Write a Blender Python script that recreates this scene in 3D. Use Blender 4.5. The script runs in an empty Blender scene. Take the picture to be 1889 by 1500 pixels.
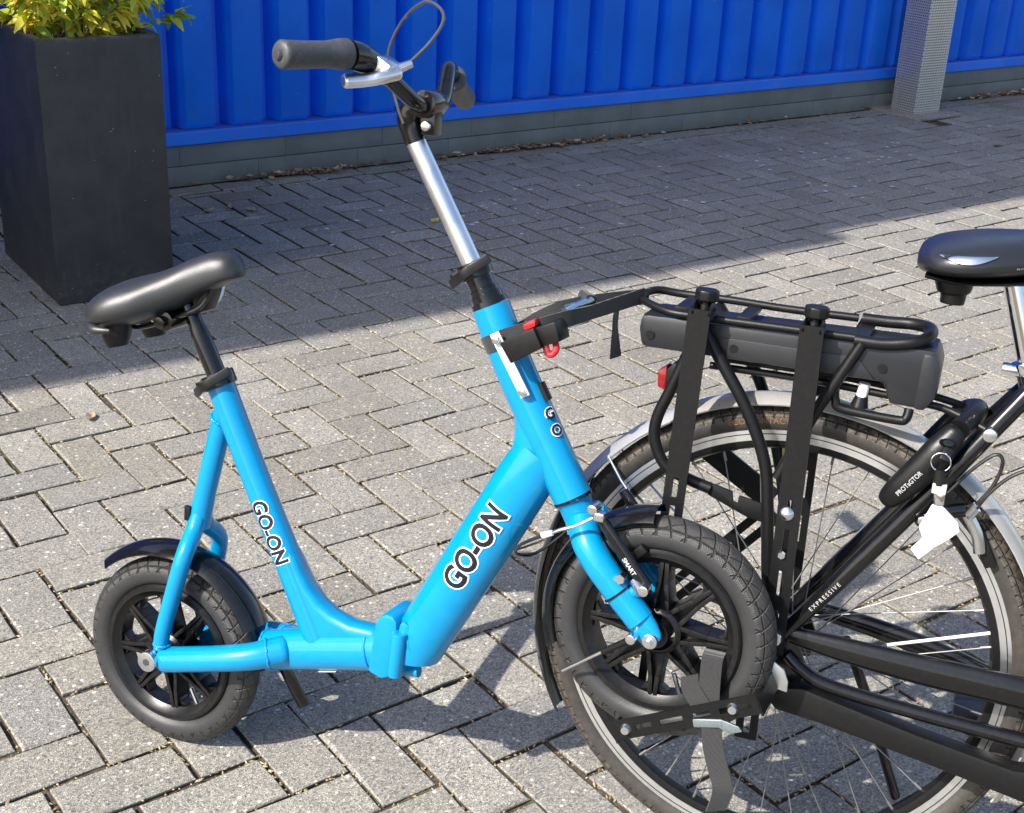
import bpy, bmesh, math, random
from mathutils import Vector, Matrix
random.seed(7)
C = bpy.context.scene.collection
sc = bpy.context.scene
R_ = math.radians

# ------------------------------------------------------------------ camera, sky, sun, exposure
CAM = Vector((-0.889321, -3.094045, 1.438198))
RGT = Vector((0.808228, -0.587239, 0.043785)); DWN = Vector((-0.20442, -0.349522, -0.914356)); FWD = Vector((0.55225, 0.730058, -0.402537))
cd = bpy.data.cameras.new('camera'); cam = bpy.data.objects.new('camera', cd); C.objects.link(cam)
cam.matrix_world = Matrix(((RGT.x, -DWN.x, -FWD.x, CAM.x), (RGT.y, -DWN.y, -FWD.y, CAM.y), (RGT.z, -DWN.z, -FWD.z, CAM.z), (0, 0, 0, 1)))
cd.sensor_fit = 'HORIZONTAL'; cd.sensor_width = 36; cd.lens = 48.2144; cd.clip_start = 0.05; cd.clip_end = 500
sc.camera = cam
SUN_EL = R_(43.5); SUN_AZ = R_(180.5)          # the sun stands left of the picture, along the container wall
sun_dir = Vector((math.cos(SUN_AZ) * math.cos(SUN_EL), math.sin(SUN_AZ) * math.cos(SUN_EL), math.sin(SUN_EL)))
world = bpy.data.worlds.new('World'); sc.world = world; world.use_nodes = True
wn = world.node_tree.nodes; wl = world.node_tree.links
sky = wn.new('ShaderNodeTexSky'); sky.sky_type = 'NISHITA'; sky.sun_disc = False
sky.sun_elevation = SUN_EL; sky.sun_rotation = math.pi / 2 - SUN_AZ
sky.air_density = 1.0; sky.dust_density = 2.0; sky.ozone_density = 1.0
wn['Background'].inputs['Strength'].default_value = 0.15
wl.new(sky.outputs[0], wn['Background'].inputs['Color'])
sd = bpy.data.lights.new('sun', 'SUN'); so = bpy.data.objects.new('sun', sd); C.objects.link(so)
sd.energy = 5.0; sd.angle = R_(0.55); sd.color = (1.0, 0.95, 0.87)
so.rotation_euler = (-sun_dir).to_track_quat('-Z', 'Y').to_euler(); so.location = sun_dir * 20
sc.view_settings.view_transform = 'Standard'; sc.view_settings.look = 'None'
sc.view_settings.gamma = 1; sc.view_settings.use_curve_mapping = False
sc.view_settings.exposure = 0.75

# ------------------------------------------------------------------ materials
def new_mat(name):
    m = bpy.data.materials.new(name); m.use_nodes = True
    return m, m.node_tree, m.node_tree.nodes['Principled BSDF']
class NT:
    def __init__(s, t): s.t = t; s.n = t.nodes; s.l = t.links
    def node(s, typ, **kw):
        d = s.n.new(typ)
        for k, v in kw.items(): setattr(d, k, v)
        return d
    def put(s, sock, v):
        if hasattr(v, 'is_linked') or hasattr(v, 'links'): s.l.new(v, sock)
        else: sock.default_value = v
    def math(s, op, a, b=0.0, c=0.0, clamp=False):
        d = s.node('ShaderNodeMath', operation=op, use_clamp=clamp)
        for i, v in enumerate((a, b, c)): s.put(d.inputs[i], v)
        return d.outputs[0]
    def mix(s, f, a, b, blend='MIX'):
        d = s.node('ShaderNodeMix', data_type='RGBA', blend_type=blend)
        s.put(d.inputs[0], f)
        s.put(d.inputs[6], a if hasattr(a, 'links') else (*a, 1) if len(a) == 3 else a)
        s.put(d.inputs[7], b if hasattr(b, 'links') else (*b, 1) if len(b) == 3 else b)
        return d.outputs[2]
    def noise(s, vec, scale, detail=4, rough=0.55):
        d = s.node('ShaderNodeTexNoise'); s.put(d.inputs['Vector'], vec); d.inputs['Scale'].default_value = scale
        d.inputs['Detail'].default_value = detail; d.inputs['Roughness'].default_value = rough
        return d.outputs['Fac']
    def voro(s, vec, scale, feature='F1'):
        d = s.node('ShaderNodeTexVoronoi', feature=feature); s.put(d.inputs['Vector'], vec); d.inputs['Scale'].default_value = scale
        return d
    def ramp(s, fac, stops):
        d = s.node('ShaderNodeValToRGB'); e = d.color_ramp.elements
        while len(e) < len(stops): e.new(0.5)
        for i, (p, c) in enumerate(stops): e[i].position = p; e[i].color = (*c, 1) if len(c) == 3 else c
        s.put(d.inputs[0], fac); return d.outputs[0]
    def step(s, v, lo, hi):
        d = s.node('ShaderNodeMapRange', interpolation_type='SMOOTHSTEP'); s.put(d.inputs[0], v); d.inputs[1].default_value = lo; d.inputs[2].default_value = hi
        return d.outputs[0]
    def bump(s, h, strength, dist, normal=None):
        d = s.node('ShaderNodeBump'); s.put(d.inputs['Height'], h); d.inputs['Strength'].default_value = strength; d.inputs['Distance'].default_value = dist
        if normal is not None: s.l.new(normal, d.inputs['Normal'])
        return d.outputs[0]

def mat(name, col, rough=0.5, metal=0.0, coat=0.0, grain=0.0, gscale=400.0, dust=0.0, dustcol=(0.3, 0.27, 0.22), spec=0.5, rvar=0.08):
    m, t, b = new_mat(name); N = NT(t)
    pos = N.node('ShaderNodeNewGeometry').outputs['Position']
    n1 = N.noise(pos, 35, 5)
    b.inputs['Metallic'].default_value = metal
    b.inputs['Specular IOR Level'].default_value = spec
    b.inputs['Coat Weight'].default_value = coat; b.inputs['Coat Roughness'].default_value = 0.04
    base = N.mix(n1, tuple(c * 0.9 for c in col), tuple(min(1, c * 1.1) for c in col))
    if dust > 0:
        n2 = N.noise(pos, 160, 6, 0.7); d = N.math('MULTIPLY', N.step(n2, 0.45, 0.75), dust)
        base = N.mix(d, base, dustcol)
    t.links.new(base, b.inputs['Base Color'])
    r = N.math('ADD', N.math('MULTIPLY', N.noise(pos, 90, 4), rvar * 2), rough - rvar, clamp=True)
    t.links.new(r, b.inputs['Roughness'])
    if grain > 0: t.links.new(N.bump(N.noise(pos, gscale, 3), grain, 0.002), b.inputs['Normal'])
    return m

M = {}
M['blue'] = mat('blue_paint', (0.0, 0.232, 0.48), 0.34, 0, 0.7, 0, rvar=0.05, spec=0.2)
M['black_paint'] = mat('black_gloss_paint', (0.0045, 0.0045, 0.005), 0.16, 0, 0.35, dust=0.02, rvar=0.05, spec=0.4)
M['frame_black'] = mat('black_frame_paint', (0.0045, 0.0045, 0.005), 0.2, 0, 0.25, dust=0.02, rvar=0.06, spec=0.4)
M['black_matte'] = mat('black_powder_coat', (0.0055, 0.0055, 0.006), 0.38, 0, 0, 0.15, 900, dust=0.015, spec=0.3)
M['black_plastic'] = mat('black_plastic', (0.006, 0.006, 0.0065), 0.36, 0, 0, 0.12, 700, dust=0.015, spec=0.35)
M['battery'] = mat('battery_plastic', (0.014, 0.015, 0.018), 0.34, 0, 0, 0.15, 900, dust=0.01, spec=0.45)
M['alu'] = mat('brushed_aluminium', (0.86, 0.86, 0.86), 0.34, 1.0, 0, 0.05, 500)
M['chrome'] = mat('chrome', (0.82, 0.83, 0.85), 0.10, 1.0, 0, rvar=0.03)
M['zinc'] = mat('zinc_plated_steel', (0.74, 0.75, 0.77), 0.24, 1.0, 0)
M['blue_zinc'] = mat('blue_passivated_zinc', (0.62, 0.74, 0.82), 0.2, 1.0, 0)
M['white_metal'] = mat('white_enamel', (0.8, 0.8, 0.8), 0.35)
M['guard'] = mat('silver_grey_mudguard', (0.50, 0.49, 0.47), 0.3, 0.5, 0.5, dust=0.08)
M['grip'] = mat('grey_rubber_grip', (0.045, 0.05, 0.056), 0.5, 0, 0, 0.2, 600, dust=0.15)
M['webbing'] = mat('black_webbing', (0.010, 0.010, 0.011), 0.7, 0, 0, 0.6, 1200)
M['red'] = mat('red_plastic', (0.55, 0.012, 0.015), 0.2, 0, 0.5)
M['dark_red'] = mat('dark_red_lens', (0.22, 0.008, 0.01), 0.12, 0, 0.6)
M['leather'] = mat('black_vinyl', (0.019, 0.0195, 0.0215), 0.4, 0, 0, 0.22, 650, spec=0.7)
M['vinyl2'] = mat('smooth_black_vinyl', (0.014, 0.015, 0.018), 0.3, 0, 0, 0.1, 800, spec=0.7)
M['ink_black'] = mat('black_lettering', (0.008, 0.01, 0.02), 0.3)
M['ink_white'] = mat('white_lettering', (0.85, 0.85, 0.85), 0.3)
M['ink_grey'] = mat('pale_lettering', (0.4, 0.4, 0.4), 0.4)
M['ink_gold'] = mat('gold_lettering', (0.17, 0.085, 0.025), 0.6)
M['spoke'] = mat('steel_spoke', (0.24, 0.235, 0.225), 0.55, 0.8)
M['brass'] = mat('valve_brass', (0.6, 0.48, 0.25), 0.35, 1.0)
M['cable_grey'] = mat('grey_cable', (0.05, 0.05, 0.054), 0.3, 0, 0.4)
M['cable_black'] = mat('black_cable', (0.012, 0.012, 0.013), 0.25, 0, 0.4)
M['clear'] = mat('clear_plastic', (0.5, 0.5, 0.48), 0.12, 0, 0.3)
def planter_mat():
    m, t, b = new_mat('anthracite_fibre_clay'); N = NT(t)
    pos = N.node('ShaderNodeNewGeometry').outputs['Position']; sep = N.node('ShaderNodeSeparateXYZ'); t.links.new(pos, sep.inputs[0])
    base = N.mix(N.step(N.noise(pos, 9, 6, 0.65), 0.3, 0.72), (0.019, 0.020, 0.022), (0.034, 0.035, 0.037))
    mp = N.node('ShaderNodeMapping'); t.links.new(pos, mp.inputs[0]); mp.inputs['Scale'].default_value = (45, 45, 3)
    base = N.mix(N.math('MULTIPLY', N.step(N.noise(mp.outputs[0], 1.0, 5), 0.55, 0.8), 0.35), base, (0.055, 0.055, 0.056))
    low = N.math('MULTIPLY', N.math('SUBTRACT', 1.0, N.step(sep.outputs[2], 0.01, 0.16)), N.step(N.noise(pos, 35, 6, 0.7), 0.4, 0.7)); base = N.mix(N.math('MULTIPLY', low, 0.5), base, (0.10, 0.085, 0.065))
    rim = N.math('MULTIPLY', N.step(sep.outputs[2], 0.765, 0.779), N.step(N.noise(pos, 60, 5), 0.4, 0.6)); base = N.mix(N.math('MULTIPLY', rim, 0.4), base, (0.10, 0.10, 0.10))  # paler top rim: an edge highlight painted into the colour
    sp = N.voro(pos, 26); base = N.mix(N.math('MULTIPLY', N.math('LESS_THAN', sp.outputs['Distance'], 0.05), 0.6), base, (0.3, 0.3, 0.28))
    t.links.new(base, b.inputs['Base Color']); b.inputs['Roughness'].default_value = 0.6; t.links.new(N.bump(N.noise(pos, 160, 5), 0.4, 0.003), b.inputs['Normal']); return m
M['planter'] = planter_mat()
M['soil'] = mat('dark_soil', (0.03, 0.02, 0.013), 0.95, 0, 0, 1.0, 120)
M['stem'] = mat('green_stem', (0.16, 0.16, 0.06), 0.6)
M['steel'] = mat('galvanised_steel', (0.62, 0.61, 0.59), 0.45, 0.6, 0, 0.05, 300, dust=0.1)
M['inner_steel'] = mat('dull_grey_steel', (0.05, 0.05, 0.052), 0.6, 0.2)
M['shadow_slab'] = mat('shadow_slab_grey', (0.32, 0.32, 0.33), 0.7)
M['bird_white'] = mat('white_droppings', (0.62, 0.62, 0.6), 0.8)

def web_mat():
    m, t, b = new_mat('black_woven_webbing'); N = NT(t)
    pos = N.node('ShaderNodeNewGeometry').outputs['Position']
    def wave(sc_, axis):
        w = N.node('ShaderNodeTexWave', wave_type='BANDS', bands_direction=axis); N.put(w.inputs['Vector'], pos); w.inputs['Scale'].default_value = sc_; w.inputs['Distortion'].default_value = 0.6; return w.outputs['Fac']
    k = N.math('MULTIPLY', wave(260, 'Z'), wave(260, 'DIAGONAL'))
    col = N.mix(k, (0.006, 0.006, 0.0065), (0.028, 0.028, 0.030)); t.links.new(col, b.inputs['Base Color'])
    b.inputs['Roughness'].default_value = 0.7; b.inputs['Sheen Weight'].default_value = 0.2
    t.links.new(N.bump(k, 0.7, 0.001), b.inputs['Normal']); return m
M['webbing'] = web_mat()
def tyre_mat(name, col, n_tread, dustamt, R0, r0, twidth):
    m, t, b = new_mat(name); N = NT(t)
    oc = N.node('ShaderNodeTexCoord').outputs['Object']
    sep = N.node('ShaderNodeSeparateXYZ'); t.links.new(oc, sep.inputs[0]); x, y, z = sep.outputs
    ang = N.math('DIVIDE', N.math('ARCTAN2', z, x), 2 * math.pi)
    rad = N.math('SQRT', N.math('ADD', N.math('MULTIPLY', x, x), N.math('MULTIPLY', z, z)))
    lat = N.math('ABSOLUTE', y)
    u = N.math('ADD', N.math('MULTIPLY', ang, n_tread), N.math('MULTIPLY', lat, 26.0))
    fr = N.math('ABSOLUTE', N.math('SUBTRACT', N.math('FRACT', N.math('ADD', u, 20.0)), 0.5))
    g1 = N.math('SUBTRACT', 1.0, N.step(fr, 0.0, 0.10))                       # slanted sipes
    u2 = N.math('SUBTRACT', N.math('MULTIPLY', ang, n_tread * 0.5), N.math('MULTIPLY', lat, 60.0))
    fr2 = N.math('ABSOLUTE', N.math('SUBTRACT', N.math('FRACT', N.math('ADD', u2, 40.0)), 0.5))
    g1 = N.math('MAXIMUM', g1, N.math('SUBTRACT', 1.0, N.step(fr2, 0.0, 0.05)))
    waf = N.math('MULTIPLY', N.math('SINE', N.math('MULTIPLY', ang, n_tread * 50.0)), N.math('SINE', N.math('MULTIPLY', y, 2600.0)))
    tread = N.step(rad, R0 + r0 * 0.12, R0 + r0 * 0.22)                        # only on the tread and shoulder
    ringd = N.math('ABSOLUTE', N.math('SUBTRACT', rad, R0 + r0 * 0.55)); g2 = N.math('SUBTRACT', 1.0, N.step(ringd, 0.0, 0.0014))
    g = N.math('MAXIMUM', N.math('MULTIPLY', g1, tread), g2)
    pos = N.node('ShaderNodeNewGeometry').outputs['Position']
    nz = N.noise(pos, 45, 6, 0.65)
    base = N.mix(nz, tuple(c * 0.75 for c in col), tuple(c * 1.3 for c in col))
    d = N.math('MULTIPLY', N.step(N.noise(pos, 90, 6, 0.75), 0.4, 0.72), dustamt)
    base = N.mix(N.math('MULTIPLY', d, N.math('ADD', N.math('MULTIPLY', tread, 0.8), 0.2)), base, (0.28, 0.21, 0.14))
    base = N.mix(N.math('MULTIPLY', g, 0.6), base, (0.006, 0.006, 0.006))
    t.links.new(base, b.inputs['Base Color']); b.inputs['Roughness'].default_value = 0.46
    h = N.math('SUBTRACT', N.math('ADD', N.math('MULTIPLY', N.noise(pos, 700, 2), 0.15), N.math('MULTIPLY', N.math('MULTIPLY', waf, tread), 0.12)), g)
    t.links.new(N.bump(h, 0.9, 0.0025), b.inputs['Normal'])
    return m
M['tyre_small'] = tyre_mat('scooter_tyre_rubber', (0.026, 0.0265, 0.028), 44, 0.10, 0.1335, 0.0255, 0.02)
M['tyre_big'] = tyre_mat('bicycle_tyre_rubber', (0.036, 0.033, 0.03), 150, 0.4, 0.331, 0.0195, 0.015)
M['rim_black'] = mat('black_nylon_rim', (0.007, 0.007, 0.0075), 0.3, 0, 0, 0.1, 800, dust=0.03, spec=0.4)

# paving brick, worn exposed aggregate
def brick_mat():
    m, t, b = new_mat('grey_concrete_brick'); N = NT(t)
    geo = N.node('ShaderNodeNewGeometry'); pos = geo.outputs['Position']
    rnd = N.math('FRACT', N.math('ADD', geo.outputs['Random Per Island'], N.node('ShaderNodeObjectInfo').outputs['Random']))
    tint = N.ramp(rnd, [(0.0, (0.20, 0.186, 0.160)), (0.22, (0.275, 0.260, 0.230)), (0.45, (0.235, 0.224, 0.202)), (0.7, (0.315, 0.298, 0.265)), (0.88, (0.26, 0.238, 0.20)), (1.0, (0.225, 0.218, 0.205))])
    big = N.noise(pos, 5.5, 4); base = N.mix(N.step(big, 0.3, 0.75), N.mix(0.5, tint, (0.22, 0.21, 0.19)), tint)
    v1 = N.voro(pos, 400); cell = N.node('ShaderNodeSeparateColor'); t.links.new(v1.outputs['Color'], cell.inputs[0])
    c1 = N.ramp(cell.outputs[0], [(0.0, (0.35, 0.35, 0.36)), (0.25, (0.72, 0.72, 0.72)), (0.6, (1.0, 1.0, 0.99)), (0.85, (1.3, 1.28, 1.22)), (1.0, (1.9, 1.85, 1.75))])
    base = N.mix(0.85, base, N.mix(1.0, base, c1, 'MULTIPLY'))
    v2 = N.voro(pos, 120); c2 = N.node('ShaderNodeSeparateColor'); t.links.new(v2.outputs['Color'], c2.inputs[0])
    spot = N.math('MULTIPLY', N.math('GREATER_THAN', c2.outputs[1], 0.945), N.math('LESS_THAN', v2.outputs['Distance'], 0.42))
    base = N.mix(N.math('MULTIPLY', spot, 0.75), base, (0.62, 0.59, 0.53))
    dk = N.math('MULTIPLY', N.math('GREATER_THAN', c2.outputs[0], 0.90), N.math('LESS_THAN', v2.outputs['Distance'], 0.4))
    base = N.mix(N.math('MULTIPLY', dk, 0.6), base, (0.07, 0.07, 0.075))
    # dirt against the wall and brown stains
    sep = N.node('ShaderNodeSeparateXYZ'); t.links.new(pos, sep.inputs[0])
    wallness = N.math('MULTIPLY', N.step(sep.outputs[1], 0.9, 1.6), N.step(N.noise(pos, 2.6, 5), 0.45, 0.7))
    base = N.mix(N.math('MULTIPLY', wallness, 0.5), base, (0.16, 0.125, 0.09))
    st = N.step(N.noise(pos, 12, 5, 0.7), 0.62, 0.8); base = N.mix(N.math('MULTIPLY', st, 0.25), base, (0.18, 0.15, 0.11))
    blot = N.math('MULTIPLY', N.step(N.noise(pos, 1.7, 6, 0.65), 0.5, 0.72), 0.3); base = N.mix(blot, base, (0.15, 0.135, 0.11))
    soil = N.math('SUBTRACT', 1.0, N.step(sep.outputs[2], -0.0055, -0.0022)); base = N.mix(N.math('MULTIPLY', soil, 0.9), base, N.ramp(N.noise(pos, 80, 5), [(0.3, (0.025, 0.02, 0.015)), (0.6, (0.07, 0.055, 0.04)), (0.8, (0.15, 0.115, 0.075))]))
    t.links.new(base, b.inputs['Base Color']); b.inputs['Roughness'].default_value = 0.78
    b.inputs['Specular IOR Level'].default_value = 0.35
    h = N.math('ADD', N.math('MULTIPLY', v1.outputs['Distance'], 0.8), N.math('MULTIPLY', N.noise(pos, 60, 5), 1.2))
    t.links.new(N.bump(h, 0.55, 0.0025), b.inputs['Normal'])
    return m
M['brick'] = brick_mat()
def joint_mat():
    m, t, b = new_mat('joint_sand_and_moss'); N = NT(t)
    pos = N.node('ShaderNodeNewGeometry').outputs['Position']
    n = N.noise(pos, 90, 6, 0.7); base = N.ramp(n, [(0.25, (0.025, 0.02, 0.014)), (0.5, (0.085, 0.064, 0.042)), (0.7, (0.19, 0.14, 0.09)), (0.85, (0.34, 0.26, 0.17))])
    mo = N.math('MULTIPLY', N.step(N.noise(pos, 3.3, 3), 0.5, 0.62), N.step(N.noise(pos, 55, 4), 0.42, 0.6))
    base = N.mix(N.math('MULTIPLY', mo, 0.85), base, (0.115, 0.11, 0.028))
    t.links.new(base, b.inputs['Base Color']); b.inputs['Roughness'].default_value = 0.95
    t.links.new(N.bump(N.noise(pos, 260, 5, 0.7), 1.0, 0.006), b.inputs['Normal'])
    return m
M['joint'] = joint_mat()
def container_mat():
    m, t, b = new_mat('blue_container_paint'); N = NT(t)
    pos = N.node('ShaderNodeNewGeometry').outputs['Position']
    n = N.noise(pos, 4, 5); base = N.mix(N.step(n, 0.3, 0.7), (0.0, 0.135, 0.74), (0.002, 0.168, 0.85))
    mp = N.node('ShaderNodeMapping'); t.links.new(pos, mp.inputs[0]); mp.inputs['Scale'].default_value = (60, 60, 4)
    streak = N.step(N.noise(mp.outputs[0], 1.0, 4), 0.62, 0.8); base = N.mix(N.math('MULTIPLY', streak, 0.12), base, (0.12, 0.22, 0.5))
    up = N.node('ShaderNodeSeparateXYZ'); t.links.new(N.node('ShaderNodeNewGeometry').outputs['Normal'], up.inputs[0])
    dust = N.math('MULTIPLY', N.step(up.outputs[2], 0.5, 0.9), N.math('ADD', 0.3, N.math('MULTIPLY', N.noise(pos, 30, 5), 0.4)))
    base = N.mix(dust, base, (0.13, 0.15, 0.24))
    sz = N.node('ShaderNodeSeparateXYZ'); t.links.new(pos, sz.inputs[0])
    spl = N.math('MULTIPLY', N.math('SUBTRACT', 1.0, N.step(sz.outputs[2], 0.16, 0.42)), N.step(N.noise(pos, 22, 6, 0.7), 0.45, 0.75)); base = N.mix(N.math('MULTIPLY', spl, 0.28), base, (0.16, 0.17, 0.2))
    sp = N.voro(pos, 16); chip = N.math('LESS_THAN', sp.outputs['Distance'], 0.035); base = N.mix(chip, base, (0.4, 0.45, 0.55))
    t.links.new(base, b.inputs['Base Color']); b.inputs['Roughness'].default_value = 0.42
    t.links.new(N.bump(N.noise(pos, 9, 3), 0.15, 0.01), b.inputs['Normal'])
    return m
M['container'] = container_mat()
def plinth_mat():
    m, t, b = new_mat('grey_painted_brickwork'); N = NT(t)
    pos = N.node('ShaderNodeNewGeometry').outputs['Position']
    base = N.mix(N.step(N.noise(pos, 7, 5), 0.3, 0.7), (0.115, 0.132, 0.135), (0.15, 0.168, 0.17))
    sep = N.node('ShaderNodeSeparateXYZ'); t.links.new(pos, sep.inputs[0])
    low = N.math('MULTIPLY', N.math('SUBTRACT', 1.0, N.step(sep.outputs[2], 0.01, 0.05)), N.step(N.noise(pos, 25, 5), 0.4, 0.65))
    base = N.mix(N.math('MULTIPLY', low, 0.6), base, (0.14, 0.11, 0.08))
    ch = N.step(N.noise(pos, 60, 5, 0.7), 0.7, 0.78); base = N.mix(N.math('MULTIPLY', ch, 0.35), base, (0.26, 0.27, 0.26))
    t.links.new(base, b.inputs['Base Color']); b.inputs['Roughness'].default_value = 0.7
    t.links.new(N.bump(N.noise(pos, 80, 5), 0.4, 0.004), b.inputs['Normal'])
    return m
M['plinth'] = plinth_mat()
def leaf_mat(name, stops, trans=0.5):
    m, t, b = new_mat(name); N = NT(t)
    oi = N.node('ShaderNodeObjectInfo').outputs['Random']; isl = N.node('ShaderNodeNewGeometry').outputs['Random Per Island']
    r = N.math('FRACT', N.math('ADD', oi, isl)); col = N.ramp(r, stops)
    pos = N.node('ShaderNodeNewGeometry').outputs['Position']; col = N.mix(N.math('MULTIPLY', N.noise(pos, 120, 4), 0.2), col, (0.1, 0.16, 0.02))
    t.links.new(col, b.inputs['Base Color']); b.inputs['Roughness'].default_value = 0.4
    tr = N.node('ShaderNodeBsdfTranslucent'); t.links.new(col, tr.inputs['Color'])
    mx = N.node('ShaderNodeMixShader'); mx.inputs[0].default_value = trans
    out = t.nodes['Material Output']; t.links.new(b.outputs[0], mx.inputs[1]); t.links.new(tr.outputs[0], mx.inputs[2]); t.links.new(mx.outputs[0], out.inputs['Surface'])
    return m
M['leaf'] = leaf_mat('yellow_green_leaf', [(0.0, (0.18, 0.36, 0.05)), (0.2, (0.45, 0.58, 0.06)), (0.42, (0.85, 0.80, 0.08)), (0.9, (0.92, 0.80, 0.14)), (1.0, (0.6, 0.25, 0.07))], 0.45)
M['dry_leaf'] = leaf_mat('dry_brown_leaf', [(0.0, (0.14, 0.07, 0.04)), (0.4, (0.32, 0.19, 0.11)), (0.75, (0.58, 0.46, 0.32)), (1.0, (0.32, 0.11, 0.06))], 0.15)
M['straw'] = leaf_mat('straw_coloured_debris', [(0.0, (0.16, 0.12, 0.05)), (0.4, (0.38, 0.27, 0.14)), (0.75, (0.5, 0.4, 0.24)), (1.0, (0.2, 0.22, 0.04))], 0.1)

# ------------------------------------------------------------------ geometry helpers
def A(a, b, s=0.0): return Vector((a, -s, b))          # bicycle frame: a forward, b up, s towards the right hand side
class Geo:
    def __init__(g): g.v = []; g.f = []
    def add(g, vs, fs):
        o = len(g.v); g.v += [Vector(v) for v in vs]; g.f += [tuple(i + o for i in f) for f in fs]; return g
    def box(g, c, size, rot=None):
        x, y, z = (k / 2 for k in size); vs = [Vector((i * x, j * y, k * z)) for i in (-1, 1) for j in (-1, 1) for k in (-1, 1)]
        if rot: vs = [rot @ v for v in vs]
        return g.add([Vector(c) + v for v in vs], [(0, 1, 3, 2), (4, 6, 7, 5), (0, 4, 5, 1), (2, 3, 7, 6), (0, 2, 6, 4), (1, 5, 7, 3)])
    def prism(g, poly, s0, s1):                          # polygon of (a, b) between two side distances
        n = len(poly); vs = [A(a, b, s0) for a, b in poly] + [A(a, b, s1) for a, b in poly]
        return g.add(vs, [tuple(range(n)), tuple(range(2 * n - 1, n - 1, -1))] + [(i, (i + 1) % n, n + (i + 1) % n, n + i) for i in range(n)])
    def tube(g, pts, r, seg=16, sub=6, caps=True, round_end=0.0):
        P = [Vector(p) for p in pts]; rs = r if isinstance(r, (list, tuple)) and len(r) == len(P) else [r] * len(P)
        rs = [q if isinstance(q, (list, tuple)) else (q, q) for q in rs]
        if sub > 1 and len(P) > 2:
            Q, S = [], []
            for i in range(len(P) - 1):
                p0, p1, p2, p3 = P[max(i - 1, 0)], P[i], P[i + 1], P[min(i + 2, len(P) - 1)]
                for k in range(sub):
                    t = k / sub; t2 = t * t; t3 = t2 * t
                    Q.append(0.5 * ((2 * p1) + (p2 - p0) * t + (2 * p0 - 5 * p1 + 4 * p2 - p3) * t2 + (3 * p1 - p0 - 3 * p2 + p3) * t3))
                    S.append(tuple(rs[i][j] + (rs[i + 1][j] - rs[i][j]) * t for j in (0, 1)))
            Q.append(P[-1]); S.append(rs[-1]); P, rs = Q, S
        if round_end:
            d0 = (P[0] - P[1]).normalized() * round_end; d1 = (P[-1] - P[-2]).normalized() * round_end
            q0, q1 = rs[0], rs[-1]
            P = [P[0] + d0, P[0] + d0 * 0.75] + P + [P[-1] + d1 * 0.75, P[-1] + d1]
            rs = [(q0[0] * .55, q0[1] * .55), (q0[0] * .85, q0[1] * .85)] + rs + [(q1[0] * .85, q1[1] * .85), (q1[0] * .55, q1[1] * .55)]
        T = [((P[min(i + 1, len(P) - 1)] - P[max(i - 1, 0)]).normalized()) for i in range(len(P))]
        ref = Vector((0, 1, 0)) if abs(T[0].y) < 0.8 else Vector((0, 0, 1))
        e1 = (ref - T[0] * ref.dot(T[0])).normalized(); vs = []; fs = []
        for i, p in enumerate(P):
            e1 = (e1 - T[i] * e1.dot(T[i])).normalized(); e2 = T[i].cross(e1)
            for k in range(seg):
                a = 2 * math.pi * k / seg; vs.append(p + e1 * (rs[i][0] * math.cos(a)) + e2 * (rs[i][1] * math.sin(a)))
        for i in range(len(P) - 1):
            for k in range(seg): fs.append((i * seg + k, i * seg + (k + 1) % seg, (i + 1) * seg + (k + 1) % seg, (i + 1) * seg + k))
        if caps: fs += [tuple(range(seg - 1, -1, -1)), tuple(range((len(P) - 1) * seg, len(P) * seg))]
        return g.add(vs, fs)
    def cyl(g, p0, p1, r, seg=16): return g.tube([p0, p1], r, seg, 1)
    def revolve(g, prof, c=(0, 0, 0), seg=64, a0=0.0, a1=360.0, closed=True, thick=0):
        full = abs(a1 - a0) >= 359.9; n = seg if full else seg + 1; m = len(prof); vs = []; fs = []
        for i in range(n):
            t = R_(a0 + (a1 - a0) * i / seg)
            for (rad, s) in prof: vs.append(Vector(c) + A(rad * math.cos(t), rad * math.sin(t), s))
        for i in range(seg):
            j = (i + 1) % n
            for k in range(m if closed else m - 1): fs.append((i * m + k, i * m + (k + 1) % m, j * m + (k + 1) % m, j * m + k))
        if closed and not full: fs += [tuple(range(m)), tuple(range((n - 1) * m + m - 1, (n - 1) * m - 1, -1))]
        return g.add(vs, fs)
    def plate(g, p0, p1, width, nrm, thick, slots=(), slot_w=0.012):   # flat bar with slots cut through
        p0, p1 = Vector(p0), Vector(p1); L = (p1 - p0).length; d = (p1 - p0) / L; nr = Vector(nrm); nr = (nr - d * nr.dot(d)).normalized(); e = nr.cross(d)
        us = sorted({0.0, L} | {x * L for sl in slots for x in sl}); vv = [-width / 2, -slot_w / 2, slot_w / 2, width / 2]
        def solid(i, j):
            if i < 0 or i >= len(us) - 1 or j < 0 or j > 2: return False
            m = (us[i] + us[i + 1]) / 2 / L
            return not (j == 1 and any(a < m < b for a, b in slots))
        Pt = lambda i, j, k: p0 + d * us[i] + e * vv[j] + nr * (thick / 2 * k)
        for i in range(len(us) - 1):
            for j in range(3):
                if not solid(i, j): continue
                for k in (-1, 1): g.add([Pt(i, j, k), Pt(i + 1, j, k), Pt(i + 1, j + 1, k), Pt(i, j + 1, k)], [(0, 1, 2, 3)])
                for (di, dj, q) in ((-1, 0, ((i, j), (i, j + 1))), (1, 0, ((i + 1, j), (i + 1, j + 1))), (0, -1, ((i, j), (i + 1, j))), (0, 1, ((i, j + 1), (i + 1, j + 1)))):
                    if not solid(i + di, j + dj): g.add([Pt(*q[0], -1), Pt(*q[1], -1), Pt(*q[1], 1), Pt(*q[0], 1)], [(0, 1, 2, 3)])
        return g
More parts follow.
